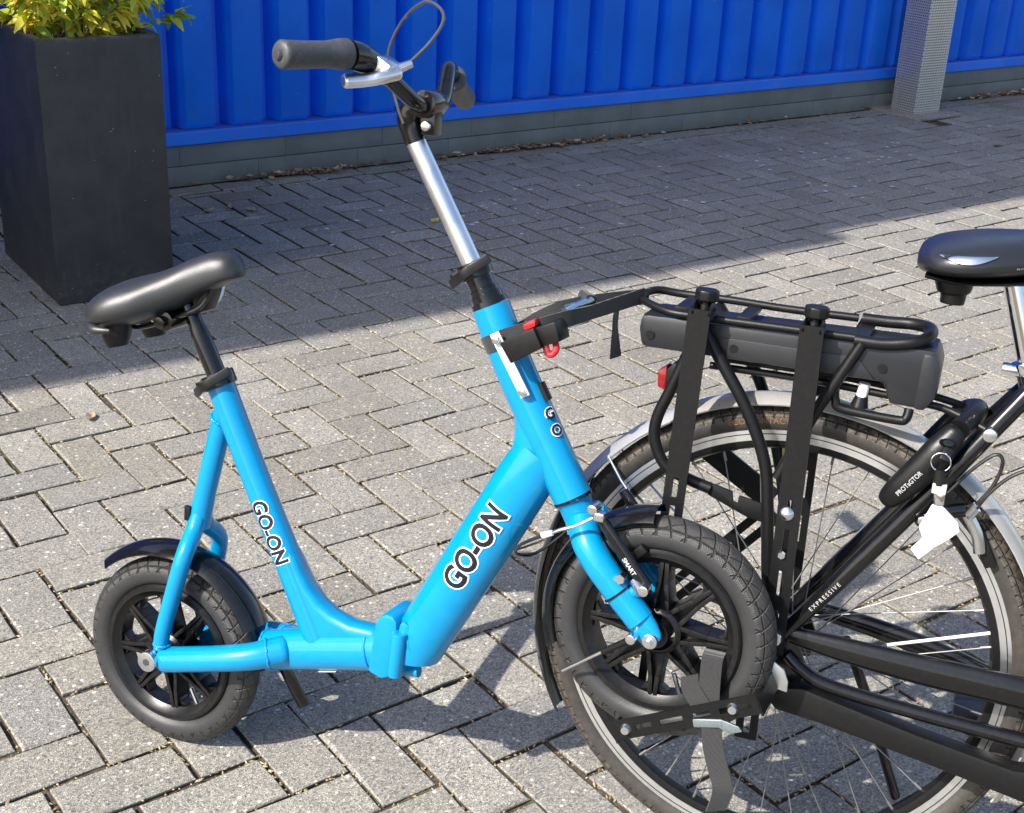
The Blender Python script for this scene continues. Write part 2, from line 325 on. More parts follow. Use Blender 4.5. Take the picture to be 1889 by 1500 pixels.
    def ribbon(g, pts, wdir, width, thick, sub=6):       # strap: rectangular section with a width direction per point
        P = [Vector(p) for p in pts]; W = [Vector(w).normalized() for w in wdir]; Q = []; S = []
        for i in range(len(P) - 1):
            p0, p1, p2, p3 = P[max(i - 1, 0)], P[i], P[i + 1], P[min(i + 2, len(P) - 1)]
            for k in range(sub):
                t = k / sub; t2 = t * t; t3 = t2 * t
                Q.append(0.5 * ((2 * p1) + (p2 - p0) * t + (2 * p0 - 5 * p1 + 4 * p2 - p3) * t2 + (3 * p1 - p0 - 3 * p2 + p3) * t3)); S.append((W[i] * (1 - t) + W[i + 1] * t).normalized())
        Q.append(P[-1]); S.append(W[-1]); vs = []; fs = []
        for i, p in enumerate(Q):
            T = (Q[min(i + 1, len(Q) - 1)] - Q[max(i - 1, 0)]).normalized(); w = (S[i] - T * S[i].dot(T)).normalized(); nn = T.cross(w)
            vs += [p + w * (width / 2) + nn * (thick / 2), p - w * (width / 2) + nn * (thick / 2), p - w * (width / 2) - nn * (thick / 2), p + w * (width / 2) - nn * (thick / 2)]
        for i in range(len(Q) - 1):
            for k in range(4): fs.append((i * 4 + k, i * 4 + (k + 1) % 4, i * 4 + 4 + (k + 1) % 4, i * 4 + 4 + k))
        fs += [(0, 1, 2, 3), (len(vs) - 1, len(vs) - 2, len(vs) - 3, len(vs) - 4)]
        return g.add(vs, fs)

def mesh_from(name, g, smooth=None, bevel=0.0, m=None):
    me = bpy.data.meshes.new(name); me.from_pydata([tuple(v) for v in g.v], [], g.f)
    bm = bmesh.new(); bm.from_mesh(me); bmesh.ops.remove_doubles(bm, verts=bm.verts, dist=1e-6)
    bmesh.ops.recalc_face_normals(bm, faces=bm.faces)
    if bevel: bmesh.ops.bevel(bm, geom=[e for e in bm.edges if e.is_manifold and e.calc_face_angle(0) > 0.6], offset=bevel, segments=2, profile=0.6, affect='EDGES', clamp_overlap=True)
    bm.to_mesh(me); bm.free()
    if m: me.materials.append(M[m] if isinstance(m, str) else m)
    if smooth:
        me.shade_smooth(); me.set_sharp_from_angle(angle=R_(smooth))
    return me
ORIG = {}                                                   # thing -> its base in builder coordinates
def part(name, g, m, parent, smooth=35, bevel=0.0, origin=None, label=None):
    base = ORIG.get(parent.name, Vector((0, 0, 0))); og = Vector(origin) if origin is not None else base
    if origin is None and parent.name in ORIG: og = base
    gg = Geo(); gg.v = [v - og for v in g.v]; gg.f = g.f
    o = bpy.data.objects.new(name, mesh_from(name, gg, smooth, bevel, m)); C.objects.link(o); o.parent = parent
    o.location = og - base; ORIG[o.name] = og
    if label: o['label'] = label
    return o
def empty(name, label, cat, matrix, base=(0, 0, 0), group=None):
    o = bpy.data.objects.new(name, None); C.objects.link(o); o.empty_display_size = 0.1
    base = Vector(base); ORIG[o.name] = base; o.matrix_world = matrix @ Matrix.Translation(base)
    o['label'] = label; o['category'] = cat
    if group: o['group'] = group
    return o
def solo(name, g, m, label=None, cat=None, kind=None, smooth=35, bevel=0.0, group=None, matrix=None):
    o = bpy.data.objects.new(name, mesh_from(name, g, smooth, bevel, m)); C.objects.link(o)
    if matrix is not None: o.matrix_world = matrix
    if label: o['label'] = label
    if cat: o['category'] = cat
    if kind: o['kind'] = kind
    if group: o['group'] = group
    ORIG[o.name] = Vector((0, 0, 0))
    return o
def inst(src, parent, matrix, name=None):                    # copy of a part that shares its mesh
    o = src.copy(); C.objects.link(o); o.parent = parent; o.matrix_local = matrix
    if name: o.name = name
    return o
def text_geo(s, size, offset=0.0, shear=0.0, sx=1.0, space=1.0):
    cu = bpy.data.curves.new('lettering', 'FONT'); cu.body = s; cu.size = size; cu.align_x = 'CENTER'; cu.align_y = 'CENTER'
    cu.offset = offset; cu.space_character = space; cu.shear = shear; cu.resolution_u = 4; cu.extrude = 0
    o = bpy.data.objects.new('lettering', cu); C.objects.link(o); bpy.context.view_layer.update()
    me = bpy.data.meshes.new_from_object(o.evaluated_get(bpy.context.evaluated_depsgraph_get()))
    bpy.data.objects.remove(o); bpy.data.curves.remove(cu)
    bm = bmesh.new(); bm.from_mesh(me); bpy.data.meshes.remove(me)
    n = 8
    for k in range(-n, n + 1):
        gm = bm.verts[:] + bm.edges[:] + bm.faces[:]
        bmesh.ops.bisect_plane(bm, geom=gm, plane_co=(0, k * size * 0.06, 0), plane_no=(0, 1, 0))
    bm.verts.index_update(); vs = [(v.co.x * sx, v.co.y) for v in bm.verts]; fs = [tuple(v.index for v in f.verts) for f in bm.faces]; bm.free()
    return vs, fs
def text_on_tube(s, size, c, d, up, out, rp, rs, lift, offset=0.0, shear=0.0, sx=1.0, space=1.0):
    vs, fs = text_geo(s, size, offset, shear, sx, space); c, d, up, out = (Vector(q) for q in (c, d, up, out)); g = Geo()
    pts = [c + d * u + up * ((rp + lift) * math.sin(v / rp)) + out * ((rs + lift) * math.cos(v / rp)) for u, v in vs]
    return g.add(pts, fs)
def text_flat(s, size, c, d, up, out, lift=0.001, **k):
    vs, fs = text_geo(s, size, **k); c, d, up, out = (Vector(q) for q in (c, d, up, out))
    return Geo().add([c + d * u + up * v + out * lift for u, v in vs], fs)

# ------------------------------------------------------------------ the ground: brick paving in herringbone
U, KY = 0.105, 1.0409
UY = U * KY
WY = lambda x: 1.912 - (x - 1.15) * 0.0375                    # foot of the container wall
g = Geo(); g.add([(-60, -60, -0.018), (60, -60, -0.018), (60, 60, -0.018), (-60, 60, -0.018)], [(0, 1, 2, 3)])
ground = solo('pavement', g, 'joint', kind='structure', smooth=None); ground['label'] = 'grey brick pavement laid in herringbone with sandy mossy joints'
def brick_geo(lx, ly, gap=0.0085, ch=0.0017, h=0.05, rr=random):
    x, y = lx / 2 - gap / 2, ly / 2 - gap / 2; G = Geo()
    base = [(-x, -y), (0 if lx > ly else -x * .0, -y), (x, -y), (x, 0), (x, y), (0, y), (-x, y), (-x, 0)]
    jit = [(rr.gauss(0, .0009), rr.gauss(0, .0009)) for _ in base]; vs = []
    worn = [max(.0009, ch + rr.gauss(0, .0006) + (rr.uniform(.001, .005) if rr.random() < .13 else 0)) for _ in base]
    for lay in range(3):
        for k, (px, py) in enumerate(base):
            qx, qy = px + jit[k][0], py + jit[k][1]; c = worn[k]
            if lay == 2: qx -= math.copysign(c, px) if abs(px) > 1e-6 else 0; qy -= math.copysign(c, py) if abs(py) > 1e-6 else 0
            vs.append((qx, qy, (-h, -worn[k] * .8, 0)[lay]))
    fs = [(i * 8 + k, i * 8 + (k + 1) % 8, i * 8 + 8 + (k + 1) % 8, i * 8 + 8 + k) for i in range(2) for k in range(8)] + [tuple(range(16, 24))]
    return G.add(vs, fs)
mH = [mesh_from('brick', brick_geo(2 * U + random.uniform(-.002, .002), UY + random.uniform(-.002, .001), 0.0064 + random.uniform(-.0014, .0024)), 22, 0, 'brick') for _ in range(9)]
mV = [mesh_from('brick', brick_geo(U + random.uniform(-.002, .001), 2 * UY + random.uniform(-.002, .002), 0.0064 + random.uniform(-.0014, .0024)), 22, 0, 'brick') for _ in range(9)]
def proj(p):
    d = Vector(p) - CAM; z = d.dot(FWD)
    if z < 0.1: return None
    return (0.5 + d.dot(RGT) / z * 2529.917 / 1889, 0.5 + d.dot(DWN) / z * 2529.917 / 1500, z)
cells = []
for b in range(-48, 19):
    for a in range(-36, 90):
        k = (a + b) % 4
        if k == 0: cells.append((a * U + U, b * UY - UY / 2, 0))
        elif k == 3: cells.append((a * U + U / 2, b * UY - UY, 1))
COL = (5.305, 1.61)                                           # perforated post stands here
near, far = [], []
for (x, y, o) in cells:
    hy = UY / 2 if o == 0 else UY
    top = WY(x) - 0.118
    if y - hy > top - 0.02 or x < -3.2 or x > 9 or y < -4.6: continue
    if abs(x - COL[0]) < 0.2 and abs(y - COL[1]) < 0.2: continue
    p = proj((x, y, 0)); vis = p is not None and -0.03 < p[0] < 1.03 and -0.03 < p[1] < 1.03
    whole = y + hy <= top + 0.004
    (near if (vis and whole) else far).append((p[2] if p else 99, x, y, o, hy, top))
near.sort(); far += near[300:]; near = near[:300]
for (_, x, y, o, hy, top) in near:
    ob = bpy.data.objects.new('brick', random.choice(mV if o else mH)); C.objects.link(ob); ob.parent = ground
    ob.location = (x + random.gauss(0, .0014), y + random.gauss(0, .0014), random.gauss(0, .0007))
    ob.rotation_euler = (random.gauss(0, .0035), random.gauss(0, .0035), random.gauss(0, .006) + (math.pi if random.random() < .5 else 0))
G = Geo()
for (_, x, y, o, hy, top) in far:
    lx, ly = (2 * U, UY) if o == 0 else (U, 2 * UY)
    y0, y1 = y - hy, min(y + hy, top)
    bg = brick_geo(lx, y1 - y0, 0.0106 + random.uniform(-.0012, .002)); rz = Matrix.Rotation(random.gauss(0, .005), 3, 'Z') @ Matrix.Rotation(random.gauss(0, .003), 3, 'X')
    dz = random.gauss(0, .0006)
    G.add([rz @ v + Vector((x, (y0 + y1) / 2, dz)) for v in bg.v], bg.f)
x = -3.2
while x < 9:                                                  # straight course along the wall
    bg = brick_geo(0.21, 0.105, 0.007); y = WY(x) - 0.06
    G.add([v + Vector((x, y, random.gauss(0, .001))) for v in bg.v], bg.f); x += 0.211
rest = part('brick_field', G, 'brick', ground, smooth=22); rest['kind'] = 'stuff'

from mathutils import noise as mnoise
G = Geo(); st_ = 0.013; nx, ny = int(3.9 / st_), int(3.4 / st_); vs = []
for j in range(ny + 1):
    for i in range(nx + 1):
        x, y = -1.1 + i * st_, -3.05 + j * st_
        z = -0.0085 + 0.0055 * mnoise.noise((x * 4.0, y * 4.0, 1.3)) + 0.0045 * mnoise.noise((x * 17, y * 17, 5.1)) + 0.002 * mnoise.noise((x * 55, y * 55, 9))
        vs.append((x, y, min(z, -0.0022)))
G.add(vs, [(j * (nx + 1) + i, j * (nx + 1) + i + 1, (j + 1) * (nx + 1) + i + 1, (j + 1) * (nx + 1) + i) for j in range(ny) for i in range(nx)])
jf = part('joint_fill', G, 'joint', ground, smooth=60); jf['kind'] = 'stuff'

# ------------------------------------------------------------------ container wall on its plinth, unseen shade casters and post
wall_rot = math.atan(-0.0375)
WM = Matrix.Translation((1.15, 1.912, 0)) @ Matrix.Rotation(wall_rot, 4, 'Z')      # local x along the wall, y into it
cont = empty('shipping_container', 'blue corrugated steel container standing on a low grey plinth', 'container', WM, (0, 0, 0.16))
x0, x1, ztop = -5.0, 8.0, 2.6
part('wall_sheet', Geo().box(((x0 + x1) / 2, 0.122, (0.21 + ztop) / 2), (x1 - x0, 0.03, ztop - 0.21)), 'container', cont, smooth=None)
rail = Geo(); n_r = 1
rail.box(((x0 + x1) / 2, 0.070, 0.187), (x1 - x0, 0.14, 0.052))
part('bottom_rail', rail, 'container', cont, smooth=None, bevel=0.004)
rg = Geo()
prof = [(-0.092, 0.112), (-0.060, 0.022), (0.062, 0.022), (0.071, 0.112)]
zz = [(0.2105, 0.0), (0.232, 0.0), (ztop, 0.0)]
vs = []
for (z, k) in [(0.2145, 0.030), (0.238, 0.0), (ztop, 0.0)]:
    for (px, py) in prof: vs.append((px, py + (k if py < 0.05 else 0) * 0.45, z))
fs = [(i * 4 + k, i * 4 + k + 1, i * 4 + 5 + k, i * 4 + 4 + k) for i in range(2) for k in range(3)] + [(0, 3, 2, 1)]
rg.add(vs, fs)
rib_mesh = None
PITCH = 0.2013
first = 1.7824 - 0.062 - 1.15
k = -27
while first + k * PITCH < x1 - 0.1:
    xx = first + k * PITCH; k += 1
    if xx < x0 + 0.1: continue
    if rib_mesh is None:
        rib = part('rib', rg, 'container', cont, smooth=30, bevel=0.003); rib_mesh = rib.data; rib.location = Vector((xx, 0, -0.16)) ; 
        rib_mesh.transform(Matrix.Translation((0, 0, 0.16)))
    else:
        ob = bpy.data.objects.new('rib', rib_mesh); C.objects.link(ob); ob.parent = cont; ob.location = (xx, 0, -0.16)
part('roof', Geo().box(((x0 + x1) / 2, 1.25, ztop + 0.06), (x1 - x0, 2.45, 0.12)), 'container', cont, smooth=None, bevel=0.005)
pl = empty('plinth_wall', 'low dark grey painted brick plinth below the blue container', 'plinth', WM)
part('core', Geo().box(((x0 + x1) / 2, 0.14, 0.079), (x1 - x0, 0.20, 0.158)), 'plinth', pl, smooth=None)
bmesh_b = None
for row, (z, h) in enumerate(((0.0375, 0.079), (0.1185, 0.079))):
    xx = x0 + (0.12 if row else 0)
    while xx < x1 - 0.3:
        L = 0.45
        if bmesh_b is None:
            ob = part('block', Geo().box((0, 0, 0), (L - 0.0014, 0.03, h - 0.0014)), 'plinth', pl, smooth=30, bevel=0.0005); bmesh_b = ob.data
        else:
            ob = bpy.data.objects.new('block', bmesh_b); C.objects.link(ob); ob.parent = pl
        ob.location = (xx + L / 2, 0.027 + row * 0.0012 + random.gauss(0, .0005), z); xx += L
side = empty('shade_wall', 'unseen dark wall added to shade the container ribs from the left', 'wall', Matrix.Translation((-2.9, 1.15, 0)))  # unseen wall, added to darken the left flanks of the ribs
part('shade_wall_face', Geo().box((0, 0.1, 1.5), (0.22, 1.5, 3.0)), 'inner_steel', side, smooth=None, bevel=0.004)
# unseen slab added as shadow caster; its front edge throws the long shadow
slab_root = empty('shadow_slab', 'unseen slab added to cast the long shadow along the container', 'shadow_slab', WM, (0, 0, 5.5))
HC = 5.5
def slab(xa, xb, ya, yb): part('shadow_slab_panel', Geo().box(((xa + xb) / 2, (ya + yb) / 2, HC + 0.04), (xb - xa, yb - ya, 0.08)), 'shadow_slab', slab_root, smooth=None)
OX0, OX1, OY0, OY1 = -5.78, -5.42, -1.36, -0.80               # gap cut so sunlight reaches the planter foliage
slab(-10.0, OX0, -1.985, 0.0); slab(OX0, OX1, -1.985, OY0); slab(OX0, OX1, OY1, 0.0); slab(OX1, -3.85, -1.985, 0.0); slab(-3.85, 1.0, -1.87, 0.0)

def perforated_post():
    cx, cy = COL; wx, wy, zt, z0 = 0.20, 0.16, 3.2, 0.012
    root = empty('perforated_post', 'square galvanised post clad in perforated steel in front of the container', 'post', Matrix.Translation((cx, cy, 0)) @ Matrix.Rotation(wall_rot, 4, 'Z'))
    p = 0.0135; rad = 0.0042
    def face(o, du, w, nrm):
        G = Geo(); nc = int(round(w / p)); pw = w / nc; nrow = int((1.9 - z0) / p); o, du, nrm = Vector(o), Vector(du), Vector(nrm)
        for r in range(nrow):
            sh = 0.5 * (r % 2)
            for c in range(nc + (1 if sh else 0)):
                u0 = max(0, (c - sh) * pw); u1 = min(w, (c + 1 - sh) * pw); z = z0 + r * p
                Q = lambda u, zz: o + du * u + Vector((0, 0, zz))
                if u1 - u0 < pw * 0.9:
                    G.add([Q(u0, z), Q(u1, z), Q(u1, z + p), Q(u0, z + p)], [(0, 1, 2, 3)]); continue
                uc, zc = (u0 + u1) / 2, z + p / 2
                out = [(u0, z), (uc, z), (u1, z), (u1, zc), (u1, z + p), (uc, z + p), (u0, z + p), (u0, zc)]
                inn = [(uc + rad * math.cos(t), zc + rad * math.sin(t)) for t in [R_(225 + 45 * k) for k in range(8)]]
                vs = [Q(*q) for q in out] + [Q(*q) for q in inn]
                G.add(vs, [(k, (k + 1) % 8, 8 + (k + 1) % 8, 8 + k) for k in range(8)])
        z = z0 + nrow * p; G.add([o + Vector((0, 0, z)), o + du * w + Vector((0, 0, z)), o + du * w + Vector((0, 0, zt)), o + Vector((0, 0, zt))], [(0, 1, 2, 3)])
        part('perforated_sheet', G, 'steel', root, smooth=None)
    hx, hy = wx / 2, wy / 2
    face((-hx, -hy, 0), (1, 0, 0), wx, (0, -1, 0)); face((-hx, hy, 0), (0, -1, 0), wy, (-1, 0, 0))
    face((hx, -hy, 0), (0, 1, 0), wy, (1, 0, 0)); face((hx, hy, 0), (-1, 0, 0), wx, (0, 1, 0))
    part('core_tube', Geo().box((0, 0, zt / 2), (wx - 0.06, wy - 0.06, zt - 0.002)), 'inner_steel', root, smooth=None)
    f = part('footing', Geo().box((0, 0, -0.004), (0.36, 0.33, 0.03)), 'brick', root, smooth=None, bevel=0.006, label='worn concrete footing slab')
    return root
perforated_post()

def make_planter():
    x0, y0, w, d, h = 0.343, 0.80, 0.362, 0.58, 0.78
    ang = R_(-2)
    root = empty('planter', 'tall anthracite square planter in front of the blue container', 'planter', Matrix.Translation((x0, y0, 0)) @ Matrix.Rotation(ang, 4, 'Z'))
    t = 0.028; G = Geo(); tp = 0.001
    ring = lambda k, z: [(k, k, z), (w - k, k, z), (w - k, d - k, z), (k, d - k, z)]
    lv = [ring(tp, 0.002), ring(0, h), ring(t, h), ring(t + 0.003, h - 0.12)]
    vs = [q for r in lv for q in r]; fs = [(3, 2, 1, 0), (12, 13, 14, 15)] + [(i * 4 + k, i * 4 + (k + 1) % 4, i * 4 + 4 + (k + 1) % 4, i * 4 + 4 + k) for i in range(3) for k in range(4)]
    part('pot', G.add(vs, fs), 'planter', root, smooth=30, bevel=0.005)
    G = Geo(); n = 10; vs = [(t + 0.004 + (w - 2 * t - 0.008) * i / n, t + 0.004 + (d - 2 * t - 0.008) * j / n, h - 0.055 + random.uniform(-.008, .008)) for j in range(n + 1) for i in range(n + 1)]
    fs = [(j * (n + 1) + i, j * (n + 1) + i + 1, (j + 1) * (n + 1) + i + 1, (j + 1) * (n + 1) + i) for j in range(n) for i in range(n)]
    part('soil', G.add(vs, fs), 'soil', root, smooth=60)
    return root, (x0, y0, w, d, h)
planter, (px0, py0, pw_, pd_, ph_) = make_planter()

def leaf_mesh(name, L, W, curl, m):
    G = Geo(); n = 5; vs = []; fs = []
    for i in range(n + 1):
        t = i / n; w = W * math.sin(math.pi * (0.06 + 0.94 * t) ** 0.8) * (1 if i < n else 0) * 0.5 + 0.0004; x = L * t; z = -curl * t * t * L
        vs += [(x, -w, z + w * 0.35), (x, 0, z), (x, w, z + w * 0.35)]
    for i in range(n):
        for k in range(2): fs.append((i * 3 + k, i * 3 + k + 1, i * 3 + 4 + k, i * 3 + 3 + k))
    return mesh_from(name, G.add(vs, fs), 60, 0, m)
def make_shrub():
    cx, cy, z0 = px0 + pw_ / 2, py0 + pd_ / 2, ph_ - 0.06
    root = empty('shrub', 'yellow green leafy shrub growing in the anthracite planter', 'shrub', Matrix.Translation((cx, cy, z0)))
    leaves = [leaf_mesh('leaf', 0.058, 0.022, 0.35, 'leaf'), leaf_mesh('leaf', 0.046, 0.019, 0.6, 'leaf'), leaf_mesh('leaf', 0.068, 0.024, 0.2, 'leaf')]
    rnd = random.Random(11); spots = []
    for k in range(84):
        a = rnd.uniform(0, 2 * math.pi); r0 = math.sqrt(rnd.random()); bx, by = 0.12 * r0 * math.cos(a), 0.22 * r0 * math.sin(a)
        hgt = rnd.uniform(0.10, 0.34); lean = rnd.uniform(0.03, 0.20); a2 = a + rnd.uniform(-.8, .8)
        if k < 16:                                           # arching shoots towards the front and right rim
            bx, by = rnd.uniform(-0.04, 0.12), rnd.uniform(-0.2, -0.02); hgt = rnd.uniform(0.09, 0.2); a2 = rnd.uniform(-0.5, 0.6); lean = rnd.uniform(0.05, 0.24)
        tip = Vector((bx + lean * math.cos(a2), by + lean * math.sin(a2) * 1.1, hgt)); mid = Vector((bx + lean * 0.3 * math.cos(a2), by + lean * 0.3 * math.sin(a2), hgt * 0.6))
        P = [Vector((bx, by, -0.01)), mid, tip]
        part('stem', Geo().tube(P, [0.0028, 0.002, 0.001], 6, 4), 'stem', root)
        for j in range(12):
            t = rnd.uniform(0.3, 1.0) if j > 3 else 1.0
            p = P[0].lerp(P[1], min(1, t * 2)) if t < .5 else P[1].lerp(P[2], t * 2 - 1); spots.append((p, a2))
    vis = []; rest = []
    for (p, a2) in spots:
        for q in range(2):
            rot = Matrix.Rotation(a2 + rnd.uniform(-1.7, 1.7), 4, 'Z') @ Matrix.Rotation(rnd.uniform(-0.7, 0.75), 4, 'Y') @ Matrix.Rotation(rnd.uniform(-0.8, 0.8), 4, 'X')
            mtx = Matrix.Translation(p + Vector((rnd.uniform(-.012, .012), rnd.uniform(-.012, .012), rnd.uniform(-.01, .012)))) @ rot @ Matrix.Scale(rnd.uniform(.7, 1.15), 4)
            wz = proj(Vector((cx, cy, z0)) + p); (vis if wz and wz[1] > -0.03 and wz[0] > -0.03 else rest).append(mtx)
    rnd.shuffle(vis); rest += vis[290:]
    for mtx in vis[:290]:
        ob = bpy.data.objects.new('leaf', rnd.choice(leaves)); C.objects.link(ob); ob.parent = root; ob.matrix_local = mtx
    G = Geo()
    for mtx in rest:
        lm = rnd.choice(leaves); G.add([mtx @ v.co for v in lm.vertices], [tuple(f.vertices) for f in lm.polygons])
    o = part('upper_foliage', G, 'leaf', root, smooth=60); o['kind'] = 'stuff'
make_shrub()

# ------------------------------------------------------------------ the blue scooter (origin: middle of its rear wheel)
def basis(h, n, w, o): return Matrix(((h[0], -n[0], w[0], o[0]), (h[1], -n[1], w[1], o[1]), (h[2], -n[2], w[2], o[2]), (0, 0, 0, 1)))
SM = basis((0.501244, -0.865266, 0.008375), (-0.857488, -0.495394, 0.138921), (0.116054, 0.076815, 0.990268), (-0.18185, -1.284192, 0.158722))
BM = basis((0.551937, -0.833886, 0.0), (-0.825771, -0.546566, 0.139173), (0.116054, 0.076815, 0.990268), (0.434409, -1.999641, 0.35523))
scoot = empty('folding_scooter', 'bright blue folding scooter with black saddle and small wheels, front wheel lifted', 'scooter', SM, A(0.0, -0.1603, 0))
RT, rt = 0.1335, 0.0255

def small_wheel(c, hub_s, label, phase):
    cv = A(*c); wl_ = part('wheel', Geo().cyl(cv + A(0, 0, -0.034), cv + A(0, 0, 0.034), 0.019, 24), 'rim_black', scoot, origin=cv, label=label)
    prof = []
    for k in range(28):
        t = 2 * math.pi * k / 28; rr = rt * (1 + (0.05 if abs(math.cos(t)) < .5 else 0)); prof.append((RT + rr * math.cos(t) * 0.97, rr * math.sin(t) * 0.98))
    part('tyre', Geo().revolve(prof, cv, 96), 'tyre_small', wl_, origin=cv, smooth=60)
    part('rim', Geo().revolve([(0.1165, 0.0205), (0.1165, -0.0205), (0.113, -0.0245), (0.1065, -0.0245), (0.103, -0.020), (0.0955, -0.014), (0.0955, 0.014), (0.103, 0.020), (0.1065, 0.0245), (0.113, 0.0245)], cv, 80), 'rim_black', wl_, origin=cv, smooth=40)
    part('hub_ring', Geo().revolve([(0.033, -0.02), (0.033, 0.02), (0.028, 0.024), (0.026, 0.024), (0.026, -0.024), (0.028, -0.024)], cv, 40), 'rim_black', wl_, origin=cv, smooth=35)
    G = Geo()
    for sg in (-1, 1):                                       # two ribs that close towards the rim
        pts = [(0.026, 0.0105 * sg), (0.045, 0.0085 * sg), (0.068, 0.005 * sg), (0.098, 0.0035 * sg)]
        for (r0, t0), (r1, t1) in zip(pts[:-1], pts[1:]):
            w0, w1 = 0.0032, 0.003
            for ss in ((-0.017, 0.017),):
                k0 = 0.019 - 0.05 * (r0 - 0.026); k1 = 0.019 - 0.05 * (r1 - 0.026)
                vs = [A(r0, t0 - w0, -k0), A(r0, t0 + w0, -k0), A(r0, t0 + w0, k0), A(r0, t0 - w0, k0), A(r1, t1 - w1, -k1), A(r1, t1 + w1, -k1), A(r1, t1 + w1, k1), A(r1, t1 - w1, k1)]
                G.add(vs, [(0, 1, 2, 3), (7, 6, 5, 4), (0, 4, 5, 1), (1, 5, 6, 2), (2, 6, 7, 3), (3, 7, 4, 0)])
    G.prism([(0.026, -0.0105), (0.045, -0.0085), (0.068, -0.005), (0.094, -0.0035), (0.094, 0.0035), (0.068, 0.005), (0.045, 0.0085), (0.026, 0.0105)], -0.006, 0.006)
    for sg in (-1, 1): G.prism([(0.072, 0.003 * sg), (0.0925, 0.003 * sg), (0.0925, 0.019 * sg), (0.086, 0.009 * sg)], -0.010, 0.010)
    sp = None
    for k in range(8):
        rot = Matrix.Rotation(-R_(phase + 45 * k), 4, 'Y')
        if sp is None:
            sp = bpy.data.objects.new('spoke', mesh_from('spoke', G, 30, 0.0008, 'rim_black')); C.objects.link(sp); sp.parent = wl_; sp.matrix_local = rot
        else: inst(sp, wl_, rot)
    part('valve', Geo().tube([cv + A(0.07 * math.cos(R_(phase + 20 + 270)), 0.07 * math.sin(R_(phase + 20 + 270)), 0.0), cv + A(0.098 * math.cos(R_(phase + 20 + 270)), 0.098 * math.sin(R_(phase + 20 + 270)), 0)], 0.0035, 8, 1), 'zinc', wl_, origin=cv)
    return wl_
FW = (0.796, 0.258, 0.0)
small_wheel((0, 0, 0), 0.06, 'small black rear wheel on the ground', 8)
small_wheel(FW, 0.06, 'small black front wheel held in the carrier', 2)
def mudguard(c, R, a0, a1, wd):
    cv = A(*c); pr = []
    for k in range(9):
        t = -1 + 2 * k / 8; pr.append((R - 0.010 * t * t - (0.006 if abs(t) > .99 else 0), wd * t))
    pr += [(r - 0.0022, s * 0.97) for r, s in reversed(pr)]
    return part('mudguard', Geo().revolve(pr, cv, 40, a0, a1), 'black_paint', scoot, smooth=50)
mudguard((0, 0, 0), 0.186, 28, 134, 0.031)
mgf = mudguard(FW, 0.172, 98, 205, 0.031)
part('stay_rod', Geo().tube([A(0.677, 0.176, 0.046), A(0.745, 0.235, 0.06), A(0.777, 0.261, 0.066)], 0.0022, 8, 2), 'zinc', mgf)
part('stay_clip', Geo().tube([A(0.735, 0.226, 0.058), A(0.772, 0.257, 0.065)], 0.0048, 10, 1), 'black_plastic', mgf)
# frame
part('main_tube', Geo().tube([A(0.178, 0.048), A(0.28, 0.078), A(0.385, 0.107)], [(0.029, 0.0325), (0.029, 0.0325), (0.029, 0.0335)], 28, 4), 'blue', scoot, smooth=50)
part('seat_tube', Geo().tube([A(0.066, 0.468), A(0.137, 0.33), A(0.205, 0.205), A(0.268, 0.088)], [0.0215, 0.0215, 0.0222, 0.024], 28, 5), 'blue', scoot, smooth=50)
part('gusset', Geo().prism([(0.212, 0.234), (0.232, 0.201), (0.249, 0.176), (0.268, 0.157), (0.290, 0.144), (0.322, 0.136), (0.372, 0.139), (0.376, 0.10), (0.30, 0.075), (0.252, 0.085), (0.205, 0.205)], -0.0185, 0.0185), 'blue', scoot, smooth=60, bevel=0.011)
hin = part('hinge', Geo().prism([(0.390, 0.074), (0.403, 0.078), (0.412, 0.158), (0.411, 0.170), (0.404, 0.178), (0.393, 0.179), (0.383, 0.173), (0.376, 0.160), (0.369, 0.080)], -0.033, 0.033), 'blue', scoot, smooth=40, bevel=0.008)
part('hinge_flange', Geo().prism([(0.4055, 0.080), (0.424, 0.086), (0.434, 0.160), (0.430, 0.172), (0.420, 0.176), (0.4155, 0.168)], -0.033, 0.033), 'blue', hin, smooth=40, bevel=0.007)
part('hinge_pin', Geo().tube([A(0.4165, 0.088, 0.036), A(0.419, 0.158, 0.036)], 0.0115, 20, 1), 'blue', hin, bevel=0.002)
part('hinge_bolt', Geo().tube([A(0.425, 0.088, 0.010), A(0.443, 0.091, 0.010)], 0.009, 14, 1), 'blue', hin)
part('warning_sticker', Geo().prism([(0.275, 0.0432), (0.305, 0.0518), (0.305, 0.0525), (0.275, 0.0439)], -0.014, 0.014), 'white_metal', scoot, smooth=None)
dtg = Geo().tube([A(0.40, 0.064), A(0.447, 0.158), A(0.512, 0.29), A(0.575, 0.42), A(0.598, 0.468)], [(0.034, 0.040), (0.035, 0.0415), (0.035, 0.042), (0.033, 0.041), (0.028, 0.036)], 36, 4)
for v in dtg.v:                                              # lower end cut off level
    if v.z < 0.108: k_ = 0.108 - v.z; v.z += k_; v.x += k_ * 0.5
part('down_tube', dtg, 'blue', scoot, smooth=50)
part('tube_collar', Geo().tube([A(0.414, 0.132), A(0.430, 0.140), A(0.452, 0.150)], [(0.031, 0.036), (0.033, 0.037), (0.033, 0.034)], 28, 3), 'blue', scoot, smooth=50)
part('head_gusset', Geo().tube([A(0.556, 0.556), A(0.577, 0.516), A(0.5835, 0.470), A(0.574, 0.420), A(0.556, 0.370)], [(0.018, 0.020), (0.021, 0.026), (0.025, 0.029), (0.030, 0.0335), (0.032, 0.038)], 32, 6), 'blue', scoot, smooth=60)
